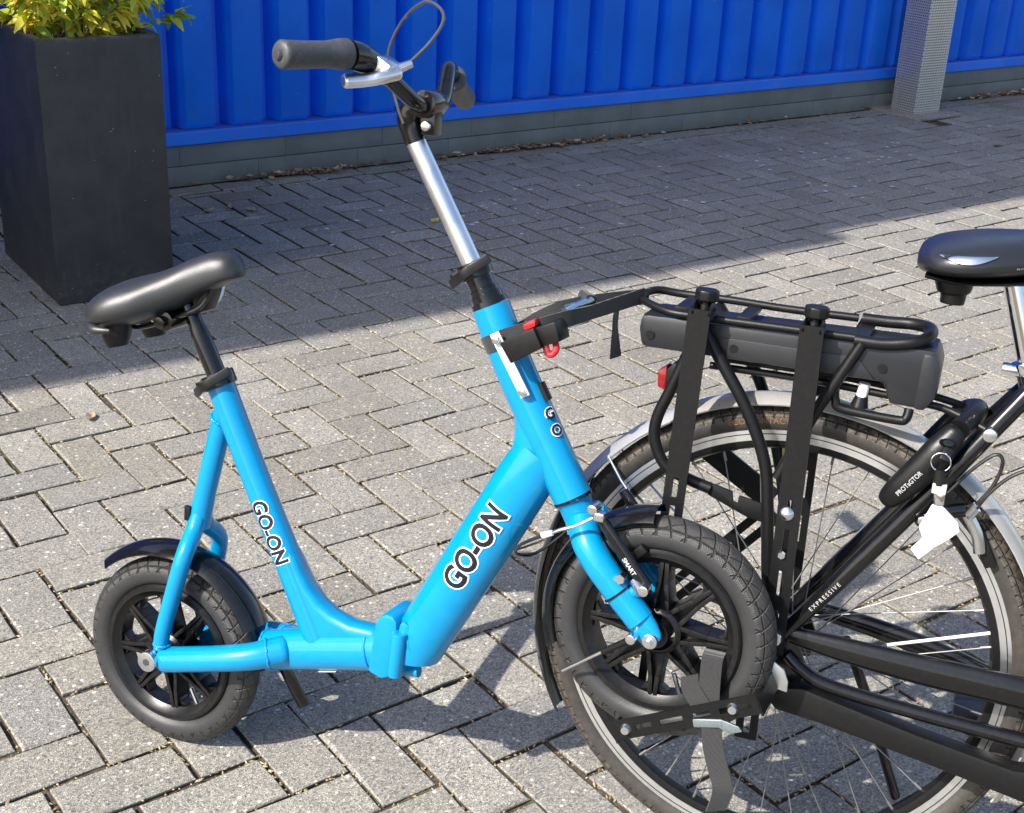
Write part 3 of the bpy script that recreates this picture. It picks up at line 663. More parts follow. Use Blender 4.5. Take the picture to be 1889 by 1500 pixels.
part('head_tube', Geo().tube([A(0.501, 0.655), A(0.545, 0.575), A(0.60, 0.488), A(0.648, 0.412)], [0.0268, 0.0272, 0.0278, 0.0275], 36, 4), 'blue', scoot, smooth=50)
hd = Vector((0.648 - 0.501, 0, 0.412 - 0.655)).normalized()
HT, HB = A(0.501, 0.655), A(0.648, 0.412)
part('headset_ring', Geo().tube([HB, HB + hd * 0.004], 0.0283, 32, 1), 'black_paint', scoot)
part('headset_cup', Geo().tube([HT - hd * 0.008, HT], [0.0252, 0.0262], 32, 1), 'black_paint', scoot)
collar = part('steering_collar', Geo().tube([HT - hd * 0.055, HT - hd * 0.026, HT - hd * 0.025, HT - hd * 0.018, HT - hd * 0.017, HT - hd * 0.008], [0.0185, 0.0185, 0.0205, 0.0205, 0.0225, 0.0225], 28, 1), 'black_paint', scoot)
def quick_clamp(c, d, r, fwd, side):
    c, d = Vector(c), d.normalized()
    cl = part('clamp', Geo().tube([c - d * 0.011, c + d * 0.011], r + 0.0045, 32, 1), 'black_paint', scoot, bevel=0.002)
    e = Vector((0, -1, 0)); e = (e - d * e.dot(d)).normalized(); f = d.cross(e); f = f if f.x > 0 else -f
    G = Geo().ribbon([c + f * (r + 0.016) + e * 0.016 - d * 0.006, c + f * (r * 0.7) + e * (r + 0.006) - d * 0.002, c + e * (r + 0.011) - f * 0.008 + d * 0.002, c - f * (r + 0.018) + e * (r * 0.55) + d * 0.006], [d] * 4, 0.0135, 0.0065)
    part('lever', G, 'black_plastic', cl, bevel=0.0015)
    part('clamp_ears', Geo().box(c - f * (r + 0.010), (0.016, 0.014, 0.018), Matrix((f, e, d)).transposed()), 'black_paint', cl, bevel=0.002)
    part('cam_nut', Geo().tube([c - f * (r + 0.012) + e * 0.006, c - f * (r + 0.012) - e * 0.012], 0.0055, 12, 1), 'zinc', cl)
    return cl
quick_clamp(HT - hd * 0.053, hd, 0.0185, 1, 1)
part('steering_tube', Geo().tube([A(0.367, 0.864), HT - hd * 0.04], 0.0136, 28, 1), 'alu', scoot)
# fork
fork = part('fork', Geo().tube([HB + hd * 0.003, HB + hd * 0.012, HB + hd * 0.03, HB + hd * 0.045], [0.0275, 0.0235, 0.0235, 0.027], 28, 3), 'blue', scoot, smooth=50)
for sg in (1, -1):
    s = 0.045 * sg
    part('fork_leg', Geo().tube([A(0.672, 0.388, 0.018 * sg), A(0.690, 0.366, 0.038 * sg), A(0.713, 0.342, s), A(0.748, 0.307, s), A(0.778, 0.279, s)], [0.021, 0.0212, 0.0212, 0.0205, 0.0195], 24, 5), 'blue', fork, smooth=50)
    part('dropout', Geo().tube([A(0.772, 0.285, s), A(0.788, 0.268, s * 1.05), A(0.798, 0.257, s * 1.08)], [(0.015, 0.0195), (0.011, 0.019), (0.008, 0.016)], 20, 4, round_end=0.006), 'blue', fork, smooth=50)
    part('cantilever_boss', Geo().tube([A(0.752, 0.307, s), A(0.779, 0.331, s * 1.0)], 0.0105, 16, 1), 'blue', fork)
    part('axle_nut', Geo().tube([A(0.797, 0.258, s * 1.05), A(0.797, 0.258, s * 1.30)], [0.0125, 0.0105], 6 if sg < 0 else 20, 1), 'zinc', fork, bevel=0.001)
    part('axle_end', Geo().tube([A(0.797, 0.258, s * 1.2), A(0.797, 0.258, s * 1.5)], 0.005, 12, 1), 'zinc', fork)
part('cable_tie', Geo().tube([A(0.742, 0.312, 0.045), A(0.744, 0.310, 0.045)], 0.0222, 24, 1), 'black_plastic', fork)
part('stay_bolt', Geo().tube([A(0.775, 0.261, 0.05), A(0.775, 0.261, 0.074)], 0.007, 12, 1), 'zinc', fork, bevel=0.001)
# v-brake
br = part('rim_brake', Geo().tube([A(0.703, 0.418, 0.052), A(0.724, 0.395, 0.054), A(0.752, 0.362, 0.052), A(0.781, 0.330, 0.048)], [(0.005, 0.007), (0.0055, 0.0085), (0.006, 0.0095), (0.008, 0.0095)], 14, 5), 'black_paint', scoot, smooth=45)
part('brake_arm', Geo().tube([A(0.703, 0.418, -0.052), A(0.752, 0.362, -0.052), A(0.781, 0.330, -0.048)], [(0.005, 0.007), (0.006, 0.0095), (0.008, 0.0095)], 12, 4), 'black_paint', br)
part('brake_pad', Geo().prism([(0.738, 0.352), (0.748, 0.345), (0.772, 0.372), (0.762, 0.380)], 0.020, 0.034), 'black_plastic', br, bevel=0.002)
part('pivot_bolt', Geo().tube([A(0.782, 0.330, 0.05), A(0.782, 0.330, 0.068)], 0.0075, 14, 1), 'zinc', br, bevel=0.0015)
part('pad_nut', Geo().tube([A(0.748, 0.338, 0.05), A(0.748, 0.338, 0.066)], 0.007, 6, 1), 'zinc', br)
part('spring', Geo().tube([A(0.765, 0.333, 0.048), A(0.779, 0.325, 0.060)], 0.0085, 12, 1), 'zinc', br)
part('cable_noodle', Geo().tube([A(0.700, 0.412, 0.060), A(0.680, 0.398, 0.066), A(0.660, 0.388, 0.068), A(0.648, 0.380, 0.066)], 0.0026, 10, 4), 'zinc', br)
part('noodle_cap', Geo().tube([A(0.648, 0.380, 0.066), A(0.634, 0.372, 0.063)], [0.004, 0.0048], 10, 1), 'white_metal', br)
part('cable_clamp', Geo().tube([A(0.700, 0.425, 0.046), A(0.700, 0.425, 0.068)], 0.007, 10, 1), 'zinc', br, bevel=0.001)
part('cable_clamp', Geo().box(A(0.710, 0.417, 0.062), (0.014, 0.012, 0.012)), 'zinc', br, bevel=0.002)
bt = text_flat('SMART', 0.0085, A(0.757, 0.356, 0.0592), Vector((0.68, 0, -0.73)), Vector((0.73, 0, 0.68)), Vector((0, -1, 0)), 0.0004, offset=0.0003)
part('lettering', bt, 'ink_grey', br, smooth=None)
part('brake_cable', Geo().tube([A(0.634, 0.372, 0.063), A(0.598, 0.345, 0.05), A(0.583, 0.318, 0.02), A(0.600, 0.312, -0.02), A(0.64, 0.36, -0.05), A(0.66, 0.43, -0.045)], 0.0024, 8, 8), 'cable_black', scoot)
# stays
yoke = part('seat_stay_yoke', Geo().tube([A(0.080, 0.43), A(0.066, 0.36), A(0.050, 0.285), A(0.038, 0.225)], [0.0155, 0.0165, 0.0165, 0.019], 24, 5), 'blue', scoot, smooth=50)
for sg in (1, -1):
    part('seat_stay', Geo().tube([A(0.043, 0.25, 0.003 * sg), A(0.042, 0.222, 0.016 * sg), A(0.046, 0.190, 0.046 * sg), A(0.034, 0.130, 0.054 * sg), A(0.017, 0.058, 0.056 * sg), A(0.014, 0.028, 0.056 * sg)], [0.0135, 0.014, 0.0138, 0.0132, 0.0128, 0.012], 20, 6), 'blue', scoot, smooth=50)
    part('chain_stay', Geo().tube([A(0.022, 0.010, 0.056 * sg), A(0.11, 0.036, 0.055 * sg), A(0.17, 0.052, 0.044 * sg), A(0.215, 0.064, 0.016 * sg)], [0.0205, 0.0205, 0.0215, 0.0235], 24, 6, round_end=0.008), 'blue', scoot, smooth=50)
    part('axle_bolt', Geo().tube([A(0.006, 0.012, 0.066 * sg), A(0.006, 0.012, 0.083 * sg)], 0.0165, 24, 1), 'zinc', scoot, bevel=0.002)
    part('bolt_socket', Geo().tube([A(0.006, 0.012, 0.0822 * sg), A(0.006, 0.012, 0.0838 * sg)], 0.0062, 6, 1), 'inner_steel', scoot)
part('cable_stop', Geo().box(A(0.029, 0.247, 0.016), (0.010, 0.006, 0.024)), 'black_plastic', scoot, bevel=0.001)
# kickstand folded down behind the rear wheel
part('kickstand', Geo().tube([A(0.16, 0.02, -0.05), A(0.185, -0.025, -0.055), A(0.207, -0.070, -0.065)], [(0.008, 0.011)] * 3, 10, 3), 'black_paint', scoot)
part('kickstand_plate', Geo().prism([(0.14, 0.035), (0.185, 0.04), (0.195, 0.0), (0.165, -0.012)], -0.064, -0.052), 'black_paint', scoot, bevel=0.002)
# seat post and saddle
sd_ = Vector((0.066 - 0.0, 0, 0.468 - 0.585)).normalized(); ST = A(0.066, 0.468)
quick_clamp(ST - sd_ * -0.002, sd_, 0.0215, 1, 1)
part('seat_post', Geo().tube([ST + sd_ * 0.03, ST - sd_ * 0.06, ST - sd_ * 0.088, ST - sd_ * 0.128], [0.0150, 0.0150, 0.0118, 0.0112], 24, 4), 'black_paint', scoot, smooth=50)
def loft(secs, n=28, pe=0.85):                               # saddle sections: a, centre height, half width, up, down
    G = Geo(); vs = []; fs = []
    for (a, z, w, up, dn, s0) in secs:
        for k in range(n):
            t = 2 * math.pi * k / n; cs, sn = math.cos(t), math.sin(t)
            vs.append(A(a, z + (up if sn > 0 else dn) * math.copysign(abs(sn) ** pe, sn), s0 + w * math.copysign(abs(cs) ** pe, cs)))
    for i in range(len(secs) - 1):
        for k in range(n): fs.append((i * n + k, i * n + (k + 1) % n, (i + 1) * n + (k + 1) % n, (i + 1) * n + k))
    fs += [tuple(range(n - 1, -1, -1)), tuple(range((len(secs) - 1) * n, len(secs) * n))]
    return G.add(vs, fs)
def smooth_secs(S, sub=5):
    out = []
    for i in range(len(S) - 1):
        p0, p1, p2, p3 = S[max(i - 1, 0)], S[i], S[i + 1], S[min(i + 2, len(S) - 1)]
        for k in range(sub):
            t = k / sub; out.append(tuple(0.5 * ((2 * b) + (c - a) * t + (2 * a - 5 * b + 4 * c - d) * t * t + (3 * b - a - 3 * c + d) * t ** 3) for a, b, c, d in zip(p0, p1, p2, p3)))
    return out + [S[-1]]
S = [(-0.158, 0.543, 0.026, 0.010, 0.010, 0), (-0.153, 0.544, 0.056, 0.022, 0.017, 0), (-0.133, 0.548, 0.083, 0.036, 0.026, 0), (-0.098, 0.556, 0.092, 0.045, 0.028, 0), (-0.055, 0.569, 0.081, 0.046, 0.026, 0), (-0.015, 0.587, 0.060, 0.045, 0.024, 0), (0.020, 0.606, 0.045, 0.044, 0.022, 0), (0.055, 0.622, 0.036, 0.040, 0.017, 0), (0.082, 0.631, 0.028, 0.030, 0.010, 0), (0.096, 0.633, 0.017, 0.016, 0.006, 0), (0.102, 0.633, 0.006, 0.005, 0.003, 0)]
S = [(0.1 + (q[0] - 0.1) * 0.925,) + q[1:] for q in S]
sad = part('saddle', loft(smooth_secs(S)), 'leather', scoot, smooth=60)
part('saddle_bumper', Geo().tube([A(-0.07, 0.533, 0.084), A(-0.098, 0.530, 0.084), A(-0.124, 0.531, 0.062), A(-0.135, 0.532, 0.025), A(-0.135, 0.532, -0.025), A(-0.124, 0.531, -0.062), A(-0.098, 0.530, -0.084)], [0.003, 0.008, 0.0095, 0.0095, 0.0095, 0.0095, 0.004], 12, 5), 'leather', sad, smooth=60)
part('saddle_base', loft(smooth_secs([(-0.122, 0.532, 0.06, 0.004, 0.006, 0), (-0.09, 0.541, 0.074, 0.004, 0.008, 0), (-0.02, 0.574, 0.042, 0.004, 0.008, 0), (0.05, 0.610, 0.024, 0.004, 0.006, 0), (0.088, 0.627, 0.014, 0.003, 0.004, 0)])), 'black_plastic', sad, smooth=60)
for sg in (1, -1):
    part('saddle_rail', Geo().tube([A(-0.09, 0.535, 0.03 * sg), A(-0.06, 0.530, 0.024 * sg), A(0.01, 0.560, 0.021 * sg), A(0.045, 0.580, 0.018 * sg), A(0.060, 0.612, 0.013 * sg)], 0.0037, 8, 5), 'zinc' if sg < 0 else 'black_paint', sad)
    part('suspension_spring', Geo().tube([A(-0.085, 0.545, 0.045 * sg), A(-0.088, 0.515, 0.045 * sg), A(-0.085, 0.500, 0.045 * sg)], [0.022, 0.0215, 0.016], 18, 3), 'black_plastic', sad)
part('saddle_clamp', Geo().tube([A(-0.010, 0.550, 0.036), A(-0.010, 0.550, -0.036)], 0.0155, 18, 1), 'black_paint', sad, bevel=0.002)
part('clamp_bolt', Geo().tube([A(-0.012, 0.549, 0.036), A(-0.012, 0.549, 0.046)], 0.009, 12, 1), 'black_paint', sad, bevel=0.001)
part('saddle_bracket', Geo().prism([(0.012, 0.556), (0.048, 0.572), (0.060, 0.606), (0.052, 0.612), (0.03, 0.585)], -0.015, 0.015), 'black_plastic', sad, bevel=0.003)
# stem and handlebar
stem = part('stem', Geo().tube([A(0.370, 0.858), A(0.362, 0.876), A(0.358, 0.890), A(0.362, 0.903), A(0.376, 0.910)], [0.0142, 0.0155, 0.0178, 0.0178, 0.016], 24, 4), 'black_paint', scoot, smooth=55)
part('bar_clamp', Geo().tube([A(0.386, 0.912, 0.019), A(0.386, 0.912, -0.019)], 0.0185, 24, 1), 'black_paint', stem, bevel=0.002)
part('clamp_lug', Geo().box(A(0.392, 0.888), (0.020, 0.024, 0.034)), 'black_paint', stem, bevel=0.003)
part('clamp_bolt', Geo().tube([A(0.392, 0.884, 0.010), A(0.392, 0.884, 0.021)], 0.0065, 14, 1), 'zinc', stem, bevel=0.001)
bar = part('handlebar', Geo().tube([A(0.345, 0.970, 0.16), A(0.355, 0.966, 0.125), A(0.368, 0.945, 0.085), A(0.383, 0.918, 0.045), A(0.386, 0.910, 0.018), A(0.386, 0.910, -0.02), A(0.383, 0.913, -0.045), A(0.372, 0.936, -0.075), A(0.360, 0.955, -0.105), A(0.348, 0.948, -0.140), A(0.335, 0.930, -0.18)], 0.0112, 18, 6), 'black_paint', scoot, smooth=55)
part('grip', Geo().tube([A(0.344, 0.971, 0.158), A(0.341, 0.971, 0.168), A(0.334, 0.970, 0.185), A(0.322, 0.968, 0.215), A(0.310, 0.967, 0.248)], [0.0198, 0.0192, 0.0165, 0.0168, 0.0175], 24, 4, round_end=0.004), 'grip', bar, smooth=55)
part('grip_plug', Geo().tube([A(0.3095, 0.967, 0.250), A(0.307, 0.967, 0.2555)], [0.008, 0.006], 14, 1), 'cable_grey', bar, bevel=0.001)
part('grip', Geo().tube([A(0.344, 0.940, -0.155), A(0.333, 0.925, -0.19), A(0.318, 0.906, -0.255)], [0.0195, 0.017, 0.017], 24, 4, round_end=0.004), 'grip', bar, smooth=55)
bl = part('brake_lever', Geo().tube([A(0.348, 0.971, 0.156), A(0.352, 0.969, 0.138), A(0.361, 0.958, 0.106), A(0.369, 0.946, 0.085)], [(0.0185, 0.0175), (0.019, 0.018), (0.016, 0.0155), (0.0135, 0.013)], 18, 4), 'black_paint', scoot, smooth=55)
part('lever_blade', Geo().tube([A(0.388, 0.953, 0.105), A(0.378, 0.947, 0.125), A(0.364, 0.942, 0.137), A(0.352, 0.940, 0.148), A(0.345, 0.939, 0.156)], [(0.010, 0.013), (0.009, 0.0105), (0.0085, 0.0095), (0.009, 0.011), (0.009, 0.012)], 16, 5, round_end=0.003), 'alu', bl, smooth=55)
part('lever_body', Geo().prism([(0.352, 0.952), (0.384, 0.948), (0.392, 0.962), (0.372, 0.972), (0.350, 0.972)], 0.088, 0.126), 'zinc', bl, bevel=0.004)
part('cable_adjuster', Geo().tube([A(0.388, 0.958, 0.098), A(0.401, 0.966, 0.088)], [0.0068, 0.0052], 12, 1), 'zinc', bl)
part('shift_cable', Geo().tube([A(0.396, 0.965, 0.088), A(0.418, 0.991, 0.08), A(0.428, 1.017, 0.065), A(0.418, 1.034, 0.05), A(0.384, 1.042, 0.03), A(0.347, 1.018, 0.015), A(0.325, 0.975, 0.01), A(0.332, 0.936, 0.01), A(0.348, 0.902, 0.016), A(0.359, 0.883, 0.018)], 0.0023, 8, 8), 'cable_grey', bl)
def weld(c, axis, ra, rb, m='blue'):
    c, ax = Vector(c), Vector(axis).normalized(); e1 = Vector((0, -1, 0)); e1 = (e1 - ax * e1.dot(ax)).normalized(); e2 = ax.cross(e1); rw = random.Random(int(c.x * 9999))
    P = [c + e1 * (ra * math.cos(t)) + e2 * (rb * math.sin(t)) + ax * rw.uniform(-.0007, .0007) for t in [2 * math.pi * k / 40 for k in range(41)]]
    part('weld_bead', Geo().tube(P, [0.0024 + rw.uniform(-.0007, .0006) for _ in P], 8, 2, caps=False), m, scoot, smooth=60)
weld(A(0.1785, 0.0485), A(0.28 - 0.178, 0.03), 0.0285, 0.032)
weld(A(0.360, 0.100), A(0.105, 0.03), 0.029, 0.0335)
weld(A(0.433, 0.142), A(0.03, 0.012), 0.0335, 0.036)
weld(A(0.075, 0.405), A(0.4, 0.9), 0.0175, 0.0175)
for sg in (1, -1):
    weld(A(0.193, 0.0585, 0.030 * sg), A(0.06, 0.014, -0.04 * sg), 0.0225, 0.0225)
    weld(A(0.016, 0.036, 0.056 * sg), A(0.0, 1, 0), 0.0125, 0.0125)
# light and lock mount on the head tube
mnt = part('light_mount', Geo().prism([(0.559, 0.594), (0.601, 0.623), (0.586, 0.648), (0.540, 0.619)], 0.022, 0.052), 'black_plastic', scoot, bevel=0.0025)
part('light_back', Geo().prism([(0.596, 0.622), (0.622, 0.634), (0.612, 0.660), (0.582, 0.645)], 0.004, 0.044), 'black_plastic', mnt, bevel=0.003)
part('red_lens', Geo().prism([(0.572, 0.640), (0.587, 0.649), (0.584, 0.659), (0.568, 0.648)], 0.026, 0.046), 'red', mnt, bevel=0.003)
part('red_tab', Geo().tube([A(0.600, 0.624, 0.036), A(0.604, 0.614, 0.036), A(0.611, 0.614, 0.036), A(0.615, 0.622, 0.034), A(0.610, 0.630, 0.03)], 0.0046, 10, 4), 'red', mnt)
part('bracket_plate', Geo().plate(A(0.526, 0.628, 0.038), A(0.577, 0.548, 0.031), 0.014, A(0, 0, 1), 0.003), 'white_metal', mnt, bevel=0.0008)
part('bracket_screw', Geo().tube([A(0.531, 0.620, 0.036), A(0.531, 0.620, 0.045)], 0.0055, 12, 1), 'zinc', mnt, bevel=0.001)
part('bracket_screw', Geo().tube([A(0.573, 0.554, 0.029), A(0.573, 0.554, 0.038)], 0.0055, 12, 1), 'zinc', mnt, bevel=0.001)
part('cable_port', Geo().tube([A(0.584, 0.562, 0.002), A(0.598, 0.540, 0.002)], 0.0075, 10, 1), 'black_plastic', scoot)
# lettering on the tubes
def brand(s, size, c, d, rp, rs, upv=None, sx=1.25):
    d = Vector(d).normalized(); up = upv or Vector((-d.z, 0, d.x)); out = Vector((0, -1, 0))
    part('lettering_outline', text_on_tube(s, size, c, d, up, out, rp, rs, 0.0006, offset=size * 0.085, sx=sx, space=1.0), 'ink_white', scoot, smooth=None)
    part('lettering', text_on_tube(s, size, c, d, up, out, rp, rs, 0.0012, offset=size * 0.03, sx=sx, space=1.0), 'ink_black', scoot, smooth=None)
dd = Vector((0.575 - 0.447, 0, 0.42 - 0.158)).normalized()
brand('GO-ON', 0.047, A(0.512, 0.29) + Vector((dd.x, 0, dd.z)) * 0.030 + Vector((-dd.z, 0, dd.x)) * 0.0, dd, 0.042, 0.035, sx=0.9)
ds = Vector((0.205 - 0.137, 0, 0.205 - 0.33)).normalized()
brand('GO-ON', 0.033, A(0.1715, 0.2675) + ds * 0.018, ds, 0.0218, 0.0218, sx=0.9)
hdn = Vector((hd.x, 0, hd.z)); hup = Vector((-hd.z, 0, hd.x))
def on_head(s, size, t, ang):
    c = HT.lerp(HB, t); e = Vector((0, -1, 0)); f = Vector((-hd.z, 0, hd.x)); rr = 0.0276
    for (mm, off, lift) in (('ink_white', size * 0.1, 0.0006), ('ink_black', size * 0.03, 0.0011)):
        vs, fs = text_geo(s, size, off)
        pts = []
        for u, v in vs:
            a = ang + u / rr; pts.append(c - hd * v + (e * math.cos(a) + f * math.sin(a)) * (rr + lift))
        part('lettering' if mm == 'ink_black' else 'lettering_outline', Geo().add(pts, fs), mm, scoot, smooth=None)
on_head('G', 0.021, 0.585, 1.08); on_head('O', 0.021, 0.67, 1.08)

# ------------------------------------------------------------------ the black bicycle (origin: middle of its rear wheel)
bike = empty('bicycle', 'black electric bicycle with luggage rack battery and chaincase, seen from its rear', 'bicycle', BM, A(0, -0.3587, 0))
def big_wheel(c, detail=True, label=None):
    cv = A(*c)
    w = part('wheel', Geo().revolve([(0.010, -0.05), (0.014, -0.045), (0.014, -0.036), (0.030, -0.034), (0.030, -0.030), (0.019, -0.024), (0.019, 0.024), (0.030, 0.030), (0.030, 0.034), (0.014, 0.036), (0.014, 0.045), (0.010, 0.05)], cv, 32), 'alu', bike, origin=cv, label=label)
    prof = [(0.331 + 0.0195 * math.cos(2 * math.pi * k / 20), 0.0185 * math.sin(2 * math.pi * k / 20)) for k in range(20)]
    part('tyre', Geo().revolve(prof, cv, 120), 'tyre_big', w, origin=cv, smooth=60)
    part('rim', Geo().revolve([(0.318, -0.0125), (0.302, -0.0122), (0.3015, -0.0095), (0.318, -0.0098)], cv, 120), 'alu', w, origin=cv, smooth=40)
    part('rim', Geo().revolve([(0.318, 0.0125), (0.302, 0.0122), (0.3015, 0.0095), (0.318, 0.0098)], cv, 120), 'alu', w, origin=cv, smooth=40)
    part('rim_bed', Geo().revolve([(0.314, 0.0098), (0.302, 0.0118), (0.292, 0.0095), (0.288, 0.0), (0.292, -0.0095), (0.302, -0.0118), (0.314, -0.0098)], cv, 120), 'black_matte', w, origin=cv, smooth=50)
    part('wear_line', Geo().revolve([(0.3105, 0.01265), (0.3118, 0.01268), (0.3118, 0.0120), (0.3105, 0.0120)], cv, 120), 'black_matte', w, origin=cv, smooth=None)
    src = {}
    for k in range(36):
        side = 1 if k % 2 else -1; dirn = 1 if (k // 2) % 2 else -1
        key = (side, dirn); ang = 10.0 * k + 3
        if key not in src:
            g = Geo().tube([A(0.028 * math.cos(R_(62 * dirn)), 0.028 * math.sin(R_(62 * dirn)), 0.032 * side), A(0.2925, 0, 0.003 * side)], 0.00095, 6, 1); g.tube([A(0.276, 0.0009 * dirn, 0.0045 * side), A(0.293, 0, 0.003 * side)], 0.0021, 6, 1)
            o = bpy.data.objects.new('spoke', mesh_from('spoke', g, 40, 0, 'spoke')); C.objects.link(o); o.parent = w; src[key] = o
        else: o = src[key].copy(); C.objects.link(o); o.parent = w
        o.matrix_local = Matrix.Rotation(-R_(ang), 4, 'Y')
    return w
w1 = big_wheel((0, 0, 0), True, 'large spoked rear wheel with silver rim')
cv = A(0, 0, 0)
part('valve', Geo().tube([A(0.292 * math.cos(R_(96)), 0.292 * math.sin(R_(96))), A(0.262 * math.cos(R_(96)), 0.262 * math.sin(R_(96)))], [0.0042, 0.0034], 8, 1), 'brass', w1, origin=cv)
for (p, q) in (((0.150, 0.040), (0.278, 0.086)),):
    part('spoke_reflector', Geo().tube([A(p[0], p[1], 0.016), A(q[0], q[1], 0.006)], 0.0023, 8, 1), 'white_metal', w1, origin=cv)
def arc_text(s, size, R, a_mid, sside, m, parent):
    vs, fs = text_geo(s, size, size * 0.012); pts = []
    for u, v in vs:
        t = R_(a_mid) - u / R; pts.append(A((R + v) * math.cos(t), (R + v) * math.sin(t), sside))
    part('lettering', Geo().add(pts, fs), m, parent, smooth=None, origin=cv)
arc_text('ECO CONTACT', 0.012, 0.331, 102, 0.0189, 'ink_gold', w1)
def bike_guard(c, a0, a1, m, name='mudguard', R=0.369):
    pr = []
    for k in range(9):
        t = -1 + 2 * k / 8; pr.append((R - 0.013 * t * t, 0.027 * t))
    pr += [(r - 0.002, s * 0.96) for r, s in reversed(pr)]
    return part(name, Geo().revolve(pr, A(*c), 60, a0, a1), m, bike, smooth=50)
bg_ = bike_guard((0, 0, 0), -25, 148, 'guard')
bike_guard((0, 0, 0), 148.2, 211, 'black_paint', 'mudguard_flap', 0.368)
for sg in (1, -1):
    part('mudguard_stay', Geo().tube([A(-0.272, 0.235, 0.028 * sg), A(-0.20, 0.16, 0.048 * sg), A(-0.012, 0.012, 0.058 * sg)], 0.0021, 8, 2), 'zinc', bg_)
# frame tubes
for sg in (1, -1):
    part('seat_stay', Geo().tube([A(0.012, 0.040, 0.056 * sg), A(0.10, 0.172, 0.054 * sg), A(0.19, 0.312, 0.048 * sg), A(0.268, 0.432, 0.018 * sg)], [0.0105, 0.0125, 0.0125, 0.0125], 20, 4), 'frame_black', bike, smooth=50)
    part('dropout', Geo().prism([(-0.015, -0.02), (-0.012, 0.035), (0.008, 0.062), (0.032, 0.060), (0.035, 0.03), (0.05, 0.0), (0.045, -0.035), (0.0, -0.045)], 0.052 * sg, 0.060 * sg), 'frame_black', bike, bevel=0.002)
part('chain_stay', Geo().tube([A(0.022, 0.041, 0.056), A(0.09, 0.036, 0.055), A(0.20, 0.031, 0.052), A(0.36, 0.026, 0.045), A(0.44, 0.0, 0.03)], [(0.009, 0.0115), (0.011, 0.0175), (0.012, 0.0215), (0.013, 0.0235), (0.013, 0.024)], 24, 5), 'frame_black', bike, smooth=50)
part('chain_stay', Geo().tube([A(0.022, 0.041, -0.056), A(0.20, 0.02, -0.052), A(0.44, -0.04, -0.03)], [(0.009, 0.0115), (0.011, 0.016), (0.012, 0.018)], 20, 5), 'frame_black', bike, smooth=50)
part('torque_tube', Geo().tube([A(0.022, 0.012, 0.06), A(0.045, -0.004, 0.062), A(0.085, -0.019, 0.062), A(0.20, -0.028, 0.060), A(0.345, -0.033, 0.058)], [0.0095, 0.0095, 0.0098, 0.0100, 0.0105], 18, 6), 'frame_black', bike, smooth=50)
cc = part('chaincase', Geo().prism([(0.004, -0.050), (0.025, -0.030), (0.052, -0.024), (0.085, -0.030), (0.208, -0.051), (0.337, -0.068), (0.40, -0.060), (0.46, -0.03), (0.50, -0.08), (0.47, -0.14), (0.40, -0.125), (0.358, -0.112), (0.215, -0.089), (0.08, -0.070), (0.02, -0.066)], 0.046, 0.080), 'black_matte', bike, bevel=0.007, smooth=35)
part('axle_plate', Geo().prism([(-0.004, -0.022), (-0.006, 0.010), (0.010, 0.015), (0.025, 0.006), (0.033, -0.010), (0.034, -0.026)], 0.094, 0.099), 'alu', bike, bevel=0.002)
part('axle_nut', Geo().tube([A(0.0, -0.006, 0.06), A(0.0, -0.006, 0.114)], [0.0105, 0.0095], 6, 1), 'blue_zinc', bike, bevel=0.001)
part('axle_nut', Geo().tube([A(0.0, 0.0, -0.06), A(0.0, 0.0, -0.09)], [0.0125, 0.0105], 6, 1), 'zinc', bike, bevel=0.001)
part('seat_tube', Geo().tube([A(0.455, -0.07), A(0.258, 0.455)], 0.0165, 24, 1), 'frame_black', bike)
part('seat_post', Geo().tube([A(0.264, 0.44), A(0.222, 0.556)], 0.0136, 24, 1), 'chrome', bike)
scl = part('seat_clamp', Geo().tube([A(0.2615, 0.446), A(0.2555, 0.462)], 0.0205, 24, 1), 'chrome', bike, bevel=0.002)
part('clamp_ear', Geo().box(A(0.237, 0.448, 0.004), (0.022, 0.022, 0.013)), 'chrome', scl, bevel=0.003)
part('bottom_bracket', Geo().tube([A(0.455, -0.07, 0.045), A(0.455, -0.07, -0.045)], 0.024, 24, 1), 'frame_black', bike)
part('down_tube', Geo().tube([A(0.455, -0.07), A(0.62, 0.05), A(0.80, 0.24), A(0.915, 0.42)], 0.022, 24, 5), 'frame_black', bike, smooth=50)
part('top_tube', Geo().tube([A(0.42, 0.03), A(0.60, 0.16), A(0.78, 0.35), A(0.90, 0.48)], 0.0165, 24, 5), 'frame_black', bike, smooth=50)
part('head_tube', Geo().tube([A(0.89, 0.53), A(0.945, 0.37)], 0.021, 24, 1), 'frame_black', bike)
fk = part('fork', Geo().tube([A(0.945, 0.37), A(0.955, 0.34)], 0.022, 20, 1), 'frame_black', bike)
for sg in (1, -1): part('fork_leg', Geo().tube([A(0.953, 0.345, 0.02 * sg), A(0.965, 0.31, 0.05 * sg), A(1.01, 0.17, 0.052 * sg), A(1.09, 0.0, 0.05 * sg)], [0.013, 0.014, 0.012, 0.008], 16, 5), 'frame_black', fk)
big_wheel((1.09, 0, 0), False, 'large spoked front wheel')
bike_guard((1.09, 0, 0), 20, 200, 'guard')
part('steerer', Geo().tube([A(0.89, 0.53), A(0.855, 0.64), A(0.865, 0.66)], 0.012, 16, 3), 'alu', bike)
hb2 = part('handlebar', Geo().tube([A(0.66, 0.71, 0.30), A(0.76, 0.72, 0.29), A(0.84, 0.70, 0.22), A(0.865, 0.66, 0.04), A(0.865, 0.66, -0.04), A(0.84, 0.70, -0.22), A(0.76, 0.72, -0.29), A(0.66, 0.71, -0.30)], 0.0112, 14, 6), 'alu', bike)
for sg in (1, -1): part('grip', Geo().tube([A(0.655, 0.709, 0.30 * sg), A(0.77, 0.721, 0.287 * sg)], 0.016, 16, 1), 'grip', hb2)
